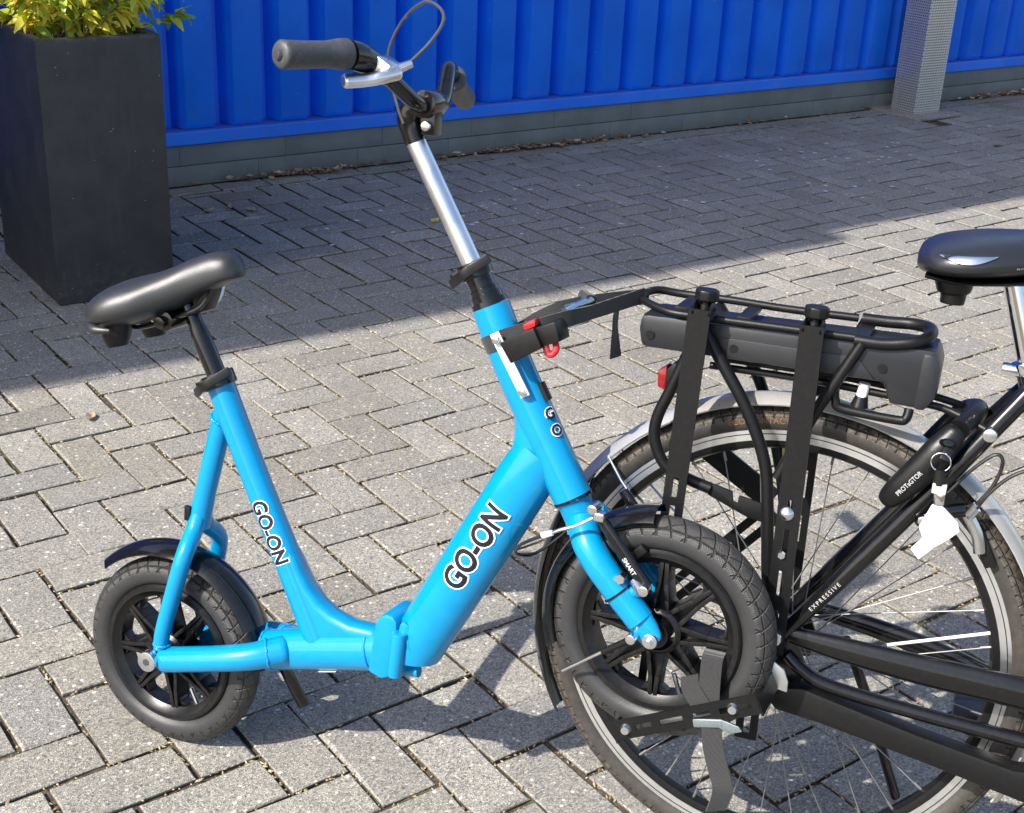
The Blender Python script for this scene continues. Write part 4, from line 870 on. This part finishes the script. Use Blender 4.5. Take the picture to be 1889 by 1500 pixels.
for sg in (1, -1):
    cr = part('crank', Geo().tube([A(0.455, -0.07, 0.085 * sg), A(0.455 + 0.16 * sg, -0.10, 0.092 * sg)], (0.008, 0.012), 12, 1), 'alu', bike)
    part('pedal', Geo().box(A(0.455 + 0.16 * sg, -0.10, 0.145 * sg), (0.08, 0.09, 0.022)), 'black_plastic', cr, bevel=0.004)
part('side_stand', Geo().tube([A(0.09, 0.0, -0.062), A(0.13, -0.10, -0.11), A(0.20, -0.315, -0.22)], 0.008, 12, 3), 'frame_black', bike)
ss = Vector((0.181 - 0.014, 0, 0.28 - 0.045)).normalized()
part('lettering', text_on_tube('EXPRESSIVE', 0.0078, A(0.060, 0.110, 0.0545) - Vector((ss.z, 0, -ss.x)) * 0.000, ss, Vector((-ss.z, 0, ss.x)), Vector((0, -1, 0)), 0.0125, 0.0122, 0.0006, offset=0.0001, space=1.5), 'ink_grey', bike, smooth=None)
# saddle
S2 = [(0.100, 0.578, 0.020, 0.006, 0.006, 0), (0.104, 0.578, 0.062, 0.016, 0.014, 0), (0.120, 0.580, 0.094, 0.024, 0.019, 0), (0.150, 0.582, 0.108, 0.031, 0.021, 0), (0.185, 0.586, 0.104, 0.034, 0.021, 0), (0.225, 0.591, 0.082, 0.034, 0.020, 0), (0.265, 0.597, 0.055, 0.031, 0.018, 0), (0.31, 0.600, 0.038, 0.030, 0.020, 0), (0.35, 0.604, 0.030, 0.024, 0.015, 0), (0.368, 0.604, 0.014, 0.010, 0.006, 0)]
s2 = part('saddle', loft(smooth_secs(S2), 32), 'vinyl2', bike, smooth=60)
part('saddle_base', loft(smooth_secs([(0.115, 0.562, 0.075, 0.004, 0.006, 0), (0.16, 0.561, 0.088, 0.004, 0.007, 0), (0.23, 0.568, 0.060, 0.004, 0.008, 0), (0.30, 0.578, 0.030, 0.004, 0.008, 0)])), 'black_plastic', s2, smooth=60)
for sg in (1, -1):
    part('elastomer', Geo().tube([A(0.150, 0.562, 0.045 * sg), A(0.152, 0.543, 0.045 * sg), A(0.152, 0.541, 0.045 * sg), A(0.152, 0.528, 0.045 * sg)], [0.026, 0.0205, 0.016, 0.015], 20, 1), 'black_plastic', s2, bevel=0.002)
def on_loft(a, t, secs, lift):
    for p, q in zip(secs[:-1], secs[1:]):
        if p[0] <= a <= q[0]:
            k = (a - p[0]) / (q[0] - p[0]); z, w, up, dn = (p[i] + (q[i] - p[i]) * k for i in (1, 2, 3, 4)); break
    cs, sn = math.cos(t), math.sin(t)
    return A(a, z + (up if sn > 0 else dn) * (abs(sn) ** .85) * (1 if sn > 0 else -1), w * abs(cs) ** .85) + Vector((0, -lift, lift * 0.4))
SS2 = smooth_secs(S2); g = Geo(); vs = []; n = 14
for i in range(n + 1):
    k = i / n; a = 0.128 + 0.068 * k; wd = 0.17 * math.sin(math.pi * k) ** 0.8 + 0.004; mid = 0.42 - 0.34 * math.sin(math.pi * k * 0.8) * 0.5
    vs += [on_loft(a, mid - wd, SS2, 0.0022), on_loft(a, mid, SS2, 0.0028), on_loft(a, mid + wd * 0.6, SS2, 0.0022)]
fs = [(i * 3 + q, i * 3 + q + 1, i * 3 + 4 + q, i * 3 + 3 + q) for i in range(n) for q in (0, 1)]
part('silver_inlay', g.add(vs, fs), 'chrome', s2, smooth=60)
vs_, fs_ = text_geo('ROYAL', 0.008)
part('lettering', Geo().add([on_loft(min(0.34, 0.232 + u), -0.12 + v / 0.06, SS2, 0.0012) for u, v in vs_], fs_), 'ink_grey', s2, smooth=None)
# luggage rack
NR = [A(0.046, 0.466, 0.05), A(-0.024, 0.464, 0.05), A(-0.096, 0.462, 0.05), A(-0.169, 0.460, 0.05), A(-0.210, 0.460, 0.046), A(-0.254, 0.465, 0.016), A(-0.258, 0.467, -0.010), A(-0.244, 0.471, -0.036), A(-0.209, 0.469, -0.045), A(-0.139, 0.471, -0.045), A(-0.063, 0.471, -0.045), A(0.035, 0.474, -0.045)]
rack = part('rack', Geo().tube(NR, 0.0056, 14, 5), 'black_matte', bike, smooth=50)
part('front_loop', Geo().tube([A(0.040, 0.474, -0.045), A(0.075, 0.475, -0.045), A(0.108, 0.478, -0.042), A(0.130, 0.479, -0.022), A(0.133, 0.479, 0.024), A(0.118, 0.472, 0.046), A(0.080, 0.464, 0.051), A(0.042, 0.463, 0.051)], 0.0082, 16, 6), 'black_matte', rack, smooth=50)
for a in (-0.190, -0.105, -0.020, 0.050): part('crossbar', Geo().box(A(a, 0.466, 0.002), (0.018, 0.092, 0.006)), 'black_matte', rack, bevel=0.001)
part('strut', Geo().tube([A(-0.160, 0.452, 0.052), A(-0.120, 0.400, 0.058), A(-0.080, 0.345, 0.060), A(-0.048, 0.280, 0.060), A(-0.034, 0.215, 0.062), A(-0.020, 0.12, 0.064), A(0.0, 0.045, 0.064)], 0.0085, 16, 6), 'black_matte', rack, smooth=50)
part('strut', Geo().tube([A(-0.160, 0.462, -0.050), A(-0.120, 0.408, -0.056), A(-0.080, 0.345, -0.060), A(-0.034, 0.215, -0.062), A(0.0, 0.045, -0.064)], 0.0085, 16, 6), 'black_matte', rack, smooth=50)
part('brace', Geo().tube([A(0.052, 0.460, 0.052), A(0.027, 0.404, 0.058), A(0.004, 0.351, 0.060), A(-0.028, 0.262, 0.062)], 0.0078, 16, 5), 'black_matte', rack, smooth=50)
part('brace', Geo().tube([A(0.045, 0.470, -0.05), A(0.0, 0.36, -0.056), A(-0.03, 0.27, -0.060)], 0.0078, 14, 5), 'black_matte', rack, smooth=50)
part('light_loop', Geo().tube([A(-0.165, 0.430, 0.056), A(-0.186, 0.362, 0.060), A(-0.202, 0.312, 0.060), A(-0.200, 0.278, 0.060), A(-0.180, 0.247, 0.060), A(-0.147, 0.235, 0.060), A(-0.115, 0.228, 0.060)], 0.0082, 16, 6), 'black_matte', rack, smooth=50)
part('flat_strut', Geo().prism([(-0.118, 0.236), (-0.085, 0.230), (-0.082, 0.216), (-0.076, 0.215), (-0.075, 0.226), (-0.030, 0.219), (-0.030, 0.194), (-0.060, 0.198), (-0.118, 0.219)], 0.056, 0.062), 'black_matte', rack, bevel=0.001)
for s in (0.026, -0.026): part('lower_rail', Geo().tube([A(-0.145, 0.391, s), A(0.006, 0.394, s), A(0.130, 0.390, s), A(0.175, 0.385, s), A(0.228, 0.371, s * 1.7)], 0.0052, 12, 4), 'black_matte', rack, smooth=50)
part('rail_bolt', Geo().tube([A(0.227, 0.372, 0.05), A(0.227, 0.372, 0.066)], 0.009, 16, 1), 'zinc', rack, bevel=0.002)
part('hook', Geo().tube([A(0.026, 0.402, 0.046), A(0.030, 0.378, 0.05), A(0.042, 0.369, 0.05), A(0.110, 0.367, 0.05), A(0.122, 0.371, 0.05), A(0.124, 0.384, 0.046)], 0.0062, 12, 5), 'black_matte', rack, smooth=50)
bat = part('battery', Geo().prism([(-0.240, 0.405), (-0.246, 0.430), (-0.244, 0.452), (0.146, 0.466), (0.152, 0.445), (0.152, 0.404), (0.140, 0.385), (0.096, 0.385), (0.088, 0.412)], -0.050, 0.050), 'battery', bike, bevel=0.010, smooth=40)
part('side_band', Geo().prism([(-0.132, 0.4105), (-0.132, 0.437), (0.05, 0.441), (0.075, 0.4145)], 0.0485, 0.0518), 'battery', bat, bevel=0.001)
part('end_cap', Geo().prism([(0.128, 0.384), (0.128, 0.4605), (0.147, 0.4605), (0.154, 0.441), (0.154, 0.404), (0.142, 0.384)], -0.0515, 0.0515), 'battery', bat, bevel=0.008, smooth=40)
for (a, b) in ((-0.228, 0.425), (-0.112, 0.425), (0.082, 0.432)): part('screw_recess', Geo().tube([A(a, b, 0.047), A(a, b, 0.0525)], (0.004, 0.006), 14, 1), 'black_matte', bat)
part('connector', Geo().tube([A(0.060, 0.372, 0.03), A(0.062, 0.395, 0.03)], [0.012, 0.006], 14, 1), 'black_plastic', bat)
part('connector_sleeve', Geo().tube([A(0.061, 0.386, 0.031), A(0.0625, 0.404, 0.031)], 0.0075, 14, 1), 'white_metal', bat)
tl = part('tail_light', Geo().prism([(-0.205, 0.340), (-0.207, 0.372), (-0.196, 0.384), (-0.180, 0.380), (-0.182, 0.340)], -0.018, 0.018), 'black_plastic', bike, bevel=0.003)
part('lens', Geo().prism([(-0.217, 0.345), (-0.219, 0.368), (-0.206, 0.378), (-0.204, 0.341)], -0.017, 0.017), 'dark_red', tl, bevel=0.004)
# frame lock
lk = part('frame_lock', Geo().tube([A(0.118, 0.262, 0.060), A(0.131, 0.282, 0.066), A(0.150, 0.308, 0.068), A(0.170, 0.340, 0.066), A(0.186, 0.367, 0.058)], [(0.012, 0.014), (0.015, 0.0185), (0.016, 0.0205), (0.016, 0.0205), (0.014, 0.015)], 24, 6, round_end=0.006), 'black_plastic', bike, smooth=55)
part('lock_bow', Geo().tube([A(0.190, 0.372, 0.055), A(0.205, 0.385, 0.02), A(0.205, 0.385, -0.02), A(0.186, 0.365, -0.055), A(0.15, 0.308, -0.065), A(0.118, 0.262, -0.058)], [(0.012, 0.014)] * 6, 18, 5), 'black_plastic', lk, smooth=55)
part('key_slot', Geo().tube([A(0.178, 0.355, 0.074), A(0.180, 0.358, 0.083)], [(0.007, 0.011), (0.004, 0.007)], 16, 1), 'black_paint', lk, bevel=0.001)
lv = Vector((0.150 - 0.118, 0, 0.308 - 0.262)).normalized()
part('lettering', text_on_tube('PROTaGTOR', 0.0082, A(0.1415, 0.2955, 0.0665), lv, Vector((-lv.z, 0, lv.x)), Vector((0, -1, 0)), 0.0195, 0.0162, 0.0014, offset=0.0001, sx=0.92), 'ink_grey', lk, smooth=None)
# rear rim brake and its cables
rb = part('rim_brake', Geo().tube([A(0.158, 0.236, 0.046), A(0.180, 0.252, 0.05), A(0.215, 0.262, 0.042)], (0.008, 0.010), 12, 4), 'black_paint', bike)
part('brake_pad', Geo().prism([(0.225, 0.232), (0.240, 0.240), (0.268, 0.190), (0.254, 0.182)], 0.016, 0.030), 'black_plastic', rb, bevel=0.003)
part('brake_arm', Geo().tube([A(0.215, 0.262, 0.04), A(0.235, 0.232, 0.036), A(0.243, 0.205, 0.034)], (0.006, 0.008), 10, 3), 'zinc', rb)
part('pivot_bolt', Geo().tube([A(0.166, 0.243, 0.05), A(0.166, 0.243, 0.066)], 0.007, 6, 1), 'zinc', rb, bevel=0.001)
part('brake_cable', Geo().tube([A(0.218, 0.258, 0.046), A(0.242, 0.301, 0.05), A(0.249, 0.335, 0.05), A(0.239, 0.345, 0.05), A(0.216, 0.322, 0.05), A(0.190, 0.283, 0.05)], 0.0025, 8, 7), 'cable_black', bike)
part('brake_cable', Geo().tube([A(0.222, 0.252, 0.046), A(0.243, 0.297, 0.05), A(0.276, 0.330, 0.05), A(0.33, 0.34, 0.04), A(0.42, 0.30, 0.02)], 0.0025, 8, 7), 'cable_black', bike)
for (a, b) in ((0.218, 0.258), (0.222, 0.252)): part('cable_end', Geo().tube([A(a, b, 0.046), A(a + 0.009, b + 0.016, 0.048)], 0.004, 10, 1), 'zinc', bike)

# ------------------------------------------------------------------ keys hanging in the frame lock
keys = empty('key_bunch', 'overexposed keys as one plain white shape on a metal clip and ring hanging from the frame lock', 'keys', BM, A(0.175, 0.335, 0.095))
rp = [(0.0120 + 0.0009 * math.cos(2 * math.pi * k / 8), 0.0009 * math.sin(2 * math.pi * k / 8)) for k in range(8)]
part('ring', Geo().revolve(rp, A(0.175, 0.335, 0.096), 32), 'chrome', keys)
part('key', Geo().plate(A(0.182, 0.352, 0.086), A(0.178, 0.338, 0.096), 0.012, A(0, 0, 1), 0.003), 'black_plastic', keys, bevel=0.001)
part('strap_clip', Geo().tube([A(0.176, 0.325, 0.097), A(0.178, 0.305, 0.097)], [(0.004, 0.006), (0.005, 0.009)], 14, 1), 'black_plastic', keys)
part('clip_sleeve', Geo().box(A(0.179, 0.301, 0.097), (0.018, 0.009, 0.014)), 'clear', keys, bevel=0.002)
part('hook', Geo().tube([A(0.180, 0.296, 0.097), A(0.182, 0.279, 0.097)], [(0.004, 0.0075), (0.004, 0.0065)], 14, 1), 'chrome', keys, bevel=0.001)
part('overexposed_keys', Geo().prism([(0.174, 0.278), (0.186, 0.279), (0.208, 0.262), (0.213, 0.250), (0.201, 0.236), (0.186, 0.222), (0.170, 0.202), (0.158, 0.214), (0.170, 0.232), (0.163, 0.246)], 0.094, 0.099), 'white_metal', keys, bevel=0.001)  # keys merged into one shape, their overexposure put into the white colour

# ------------------------------------------------------------------ carrier that holds the scooter's front wheel
car = empty('wheel_carrier', 'black slotted steel carrier bolted to the rack holding the small front wheel', 'carrier', BM, A(-0.08, -0.10, 0.14))
part('hanger_plate', Geo().plate(A(-0.157, 0.478, 0.089), A(-0.160, -0.10, 0.089), 0.030, A(0, 0, 1), 0.004, [(0.405, 0.455), (0.475, 0.53), (0.55, 0.60), (0.80, 0.86), (0.89, 0.95)], 0.0075), 'black_matte', car, smooth=None, label='rear slotted hanger plate')
part('hanger_plate', Geo().plate(A(-0.010, 0.480, 0.089), A(0.004, 0.022, 0.089), 0.031, A(0, 0, 1), 0.004, [(0.515, 0.545), (0.605, 0.695), (0.735, 0.815), (0.86, 0.915)], 0.0075), 'black_matte', car, smooth=None, label='front slotted hanger plate')
for a in (-0.155, -0.010):
    for da in (-0.011, 0.011): part('hook', Geo().tube([A(a + da, 0.470, 0.089), A(a + da, 0.480, 0.080), A(a + da, 0.481, 0.066), A(a + da, 0.476, 0.056)], (0.006, 0.0022), 8, 4), 'black_matte', car)
    kn = part('knob', Geo().tube([A(a, 0.486, 0.064), A(a, 0.488, 0.064), A(a, 0.500, 0.064), A(a, 0.502, 0.064)], [0.014, 0.0165, 0.0165, 0.0145], 9, 1), 'black_plastic', car, bevel=0.0012)
    part('stud', Geo().tube([A(a, 0.466, 0.064), A(a, 0.492, 0.064)], [0.011, 0.007], 12, 1), 'black_matte', kn)
    part('clamp_block', Geo().box(A(a, 0.468, 0.066), (0.030, 0.040, 0.006)), 'black_matte', car, bevel=0.001)
part('lower_lug', Geo().plate(A(-0.013, -0.015, 0.118), A(-0.010, -0.098, 0.118), 0.030, A(0, 0, 1), 0.004, [(0.45, 0.9)], 0.009), 'black_matte', car, smooth=None)
part('dome_bolt', Geo().tube([A(-0.005, 0.224, 0.090), A(-0.005, 0.224, 0.096)], [0.0105, 0.0065], 18, 2), 'zinc', car, smooth=60)
part('lower_bolt', Geo().tube([A(0.004, 0.046, 0.090), A(0.004, 0.046, 0.098)], [0.0125, 0.0105], 18, 1), 'zinc', car, bevel=0.001)
part('slot_nut', Geo().tube([A(-0.003, 0.166, 0.089), A(-0.003, 0.166, 0.095)], 0.005, 6, 1), 'zinc', car)
part('far_plate', Geo().plate(A(-0.175, 0.262, -0.066), A(-0.045, 0.186, -0.066), 0.036, A(0, 0, 1), 0.004), 'black_matte', car, smooth=None)
part('far_plate', Geo().plate(A(-0.040, 0.170, -0.066), A(-0.185, -0.005, -0.066), 0.034, A(0, 0, 1), 0.004, [(0.05, 0.28), (0.36, 0.58), (0.66, 0.9)], 0.009), 'black_matte', car, smooth=None)
part('far_plate', Geo().plate(A(-0.010, 0.45, -0.068), A(0.0, 0.03, -0.068), 0.028, A(0, 0, 1), 0.004, [(0.5, 0.6), (0.66, 0.76)], 0.0075), 'black_matte', car, smooth=None)
td = Vector((0.181, 0, 0.091)).normalized(); tu = Vector((-td.z, 0, td.x))
T0 = A(-0.177, -0.094, 0.199); T1 = A(0.009, -0.001, 0.199)
part('tray_wall', Geo().plate(T0, T1, 0.028, A(0, 0, 1), 0.003, [(0.16, 0.27), (0.33, 0.49), (0.56, 0.68), (0.74, 0.80), (0.86, 0.95)], 0.0075), 'black_matte', car, smooth=None, label='near slotted wall of the wheel tray')
part('tray_wall', Geo().plate(T0 + Vector((0, 0.100, 0)) - tu * 0.01, T1 + Vector((0, 0.100, 0)) - tu * 0.01, 0.028, A(0, 0, 1), 0.003), 'black_matte', car, smooth=None)
for p in (T0, T1): part('tray_end', Geo().plate(p - tu * 0.006, p - tu * 0.012 + Vector((0, 0.100, 0)), 0.024, td, 0.003), 'black_matte', car, smooth=None)
for t in (0.09, 0.83): part('dome_bolt', Geo().tube([T0.lerp(T1, t) + A(0, 0, 0.001), T0.lerp(T1, t) + A(0, 0, 0.007)], [0.0085, 0.0055], 16, 2), 'zinc', car, smooth=60)

# ------------------------------------------------------------------ lashing straps
I4 = Matrix.Identity(4)
hw = (SM.to_3x3() @ hd).normalized(); ring_c = SM @ (HT + hd * 0.047); ex = SM.to_3x3() @ Vector((-hd.z, 0, hd.x)); en = SM.to_3x3() @ Vector((0, -1, 0)); rk = BM @ A(-0.252, 0.466, 0.012); rk2 = BM @ A(-0.252, 0.468, -0.016)
cp = lambda a, r=0.0295: ring_c + ex * (r * math.cos(R_(a))) + en * (r * math.sin(R_(a)))
up_s = empty('lashing_strap', 'black webbing strap from the blue head tube to the rack end with silver cam buckle', 'strap', Matrix.Translation(rk))
ORIG[up_s.name] = rk; up_s.matrix_world = Matrix.Translation(rk)
zw = Vector((0, 0, 1))
b1 = SM @ A(0.60, 0.652, 0.024)
pts = [rk + Vector((0, 0, 0.004)), rk.lerp(b1, 0.6), b1, cp(58), cp(90), cp(125), cp(160), cp(195), cp(230), cp(265), cp(300), SM @ A(0.60, 0.664, -0.03), rk2 - Vector((0, 0, 0.004))]
vw = [zw, (zw * .9 + en * .3), (-hw * .9 + en * .3)] + [-hw] * 8 + [(-hw), zw]
part('webbing', Geo().ribbon(pts, vw, 0.0225, 0.0022, 6), 'webbing', up_s, smooth=40)
bk = rk.lerp(cp(58), 0.50) + Vector((0, 0, 0.004)) - FWD * 0.010
rq = (cp(58) - rk).normalized(); side = rq.cross(zw).normalized(); upv = side.cross(rq).normalized(); rot = Matrix((rq, side, upv)).transposed()
bu = part('cam_buckle', Geo().box(bk, (0.034, 0.006, 0.034), rot), 'blue_zinc', up_s, bevel=0.002)
part('cam_tongue', Geo().box(bk + upv * 0.015 - side * 0.006, (0.045, 0.016, 0.004), rot @ Matrix.Rotation(0.2, 3, 'Y')), 'blue_zinc', bu, bevel=0.001)
tb = rk.lerp(cp(58), 0.40) + Vector((0, 0, 0.0))
part('loop_end', Geo().ribbon([tb + upv * 0.002, tb - rq * 0.008 + upv * 0.022, tb + upv * 0.031 + rq * 0.006, tb + rq * 0.012 + upv * 0.016], [side] * 4, 0.022, 0.002, 6), 'webbing', up_s, smooth=50)
t0 = rk.lerp(cp(300), 0.22) - Vector((0, 0, 0.006)); sw = (RGT * 0.35 + FWD * 0.94)
part('loose_end', Geo().ribbon([t0, t0 + Vector((0.0, 0.0, -0.03)), t0 + RGT * 0.004 + Vector((0, 0, -0.072))], [sw, sw, (RGT * .8 + FWD * .6)], 0.020, 0.002, 5), 'webbing', up_s, smooth=50)

lo_s = empty('lashing_strap', 'dark grey webbing strap tying the small front wheel to the tray, tail hanging down', 'strap', BM, A(-0.05, -0.04, 0.2))
AX, AY = Vector((1, 0, 0)), Vector((0, 1, 0))
part('webbing', Geo().ribbon([A(-0.062, 0.034, 0.135), A(-0.062, 0.037, 0.160), A(-0.062, 0.030, 0.176), A(-0.058, -0.004, 0.189), A(-0.053, -0.045, 0.189), A(-0.052, -0.072, 0.180), A(-0.055, -0.085, 0.150), A(-0.062, -0.080, 0.11), A(-0.068, -0.03, 0.102), A(-0.066, 0.025, 0.115), A(-0.062, 0.034, 0.135)], [AX] * 11, 0.028, 0.002, 5), 'webbing', lo_s, smooth=50)
part('crossing_band', Geo().ribbon([A(-0.088, 0.004, 0.178), A(-0.082, -0.008, 0.190), A(-0.062, -0.030, 0.194), A(-0.048, -0.046, 0.193)], [Vector((.85, 0, .5))] * 4, 0.026, 0.002, 5), 'webbing', lo_s, smooth=50)
b2 = part('cam_buckle', Geo().box(A(-0.052, -0.046, 0.198), (0.040, 0.008, 0.012), Matrix.Rotation(-0.25, 3, 'Y')), 'blue_zinc', lo_s, bevel=0.002)
part('cam_tongue', Geo().prism([(-0.036, -0.036), (-0.012, -0.040), (-0.006, -0.046), (-0.022, -0.054), (-0.038, -0.048)], 0.197, 0.201), 'blue_zinc', b2, bevel=0.001)
part('hanging_tail', Geo().ribbon([A(-0.048, -0.046, 0.196), A(-0.040, -0.075, 0.206), A(-0.026, -0.105, 0.214), A(-0.019, -0.122, 0.216), A(-0.019, -0.140, 0.208), A(-0.026, -0.175, 0.192)], [AX, AX, AX, AX, Vector((.9, .4, 0)), Vector((.8, .5, 0))], 0.027, 0.002, 6), 'webbing', lo_s, smooth=50)

# ------------------------------------------------------------------ leaves, debris and marks on the paving
rnd = random.Random(5)
def dry_leaf(L, W, seed):
    r2 = random.Random(seed); G = Geo(); n = 6; vs = []
    for i in range(n + 1):
        t = i / n; w = W * math.sin(math.pi * (0.05 + 0.9 * t)) * 0.5; x = L * (t - .5); z = 0.3 * L * (2 * t - 1) ** 2 * r2.uniform(.3, .9)
        vs += [(x, -w, z + w * r2.uniform(.3, 1.1) + .001), (x, 0, z + .001), (x, w, z + w * r2.uniform(.3, 1.1) + .001)]
    return G.add(vs, [(i * 3 + k, i * 3 + k + 1, i * 3 + 4 + k, i * 3 + 3 + k) for i in range(n) for k in (0, 1)])
for (x, y, L, a, lab, m) in ((1.16, 1.53, .05, .3, 'pale curled dry leaf on the paving nearest the planter', 'dry_leaf'), (1.25, 1.54, .055, 1.2, 'middle curled dry leaf of the three beside the planter', 'dry_leaf'), (1.30, 1.47, .06, 2.1, 'largest crumpled dry leaf of the three beside the planter', 'dry_leaf'),
                             (1.83, 1.03, .055, .5, 'small fresh yellow leaf lying on the shaded paving', 'leaf'), (0.135, -0.02, .05, 1.0, 'orange brown leaf on the sunlit paving near the scooter saddle', 'dry_leaf'), (5.0, 0.86, .05, 2.6, 'pale leaf on the shaded paving in front of the post', 'straw'), (2.62, 1.63, .05, 0.2, 'brown leaf alone on the paving right of the silver steering tube', 'dry_leaf')):
    solo('fallen_leaf', dry_leaf(L, L * .45, int(x * 1000)), m, lab, 'leaf', smooth=60, matrix=Matrix.Translation((x, y, .001)) @ Matrix.Rotation(a, 4, 'Z'))
G = Geo()
for k in range(620):                                         # leaf litter blown against the wall
    x = rnd.choice([rnd.uniform(1.1, 7.5), rnd.gauss(2.85, .22), rnd.gauss(3.0, .25), rnd.gauss(6.35, .2), rnd.gauss(6.3, .22), rnd.gauss(1.75, .12)])
    y = WY(x) - abs(rnd.gauss(0, .022)) - .006
    L = rnd.uniform(.010, .045); d = dry_leaf(L, L * rnd.uniform(.35, .6), k); mt = Matrix.Translation((x, y, rnd.uniform(0, .014))) @ Matrix.Rotation(rnd.uniform(0, 6.3), 4, 'Z') @ Matrix.Rotation(rnd.uniform(-.4, .4), 4, 'X')
    G.add([mt @ v for v in d.v], d.f)
solo('leaf_litter', G, 'dry_leaf', 'dry brown leaf litter blown against the foot of the plinth', 'leaf litter', 'stuff', smooth=60)
G = Geo()
def joint_point():
    c = rnd.choice(near); _, x, y, o, hy, top = c; hx = U if o == 0 else U / 2
    e = rnd.randrange(4); t = rnd.uniform(-1, 1)
    return (x + (hx * t if e < 2 else math.copysign(hx, e - 2.5)) + rnd.gauss(0, .0015), y + (hy * t if e >= 2 else math.copysign(hy, e - .5)) + rnd.gauss(0, .0015))
for k in range(7000):                                        # bits of straw, seed husks and grit in the joints
    x, y = joint_point(); r = rnd.uniform(.0010, .0030); el = rnd.uniform(1, 3.0); mt = Matrix.Translation((x, y, rnd.uniform(-.006, -.0005))) @ Matrix.Rotation(rnd.uniform(0, 6.3), 4, 'Z') @ Matrix.Rotation(rnd.uniform(-.5, .5), 4, 'Y')
    vs = [mt @ Vector(q) for q in ((-r * el, 0, 0), (0, -r, 0), (r * el, 0, 0), (0, r, 0), (0, 0, r * .8))]
    G.add(vs, [(0, 1, 4), (1, 2, 4), (2, 3, 4), (3, 0, 4)])
solo('joint_debris', G, 'straw', 'straw coloured seed husks and grit lying in the brick joints', 'debris', 'stuff', smooth=None)
G = Geo()
for k in range(150):                                         # white specks on the shaded strip
    x = rnd.choice([rnd.gauss(2.25, .25), rnd.uniform(0.9, 5.5), rnd.gauss(3.9, .5), rnd.gauss(4.2, .5)]); y = rnd.choice([rnd.uniform(.45, 1.35), rnd.gauss(1.05, .16)])
    if not (-.4 < y < 1.6): continue
    r = rnd.uniform(.003, .013); n = 7; a0 = rnd.uniform(0, 6); ex_ = rnd.uniform(.5, 1.0)
    G.add([(x + r * (1 + rnd.uniform(-.35, .3)) * math.cos(a0 + 6.283 * i / n), y + ex_ * r * (1 + rnd.uniform(-.35, .3)) * math.sin(a0 + 6.283 * i / n), .0022) for i in range(n)], [tuple(range(n))])
solo('white_specks', G, 'bird_white', 'dried white bird droppings spattered over the shaded paving', 'droppings', 'stuff', smooth=None)
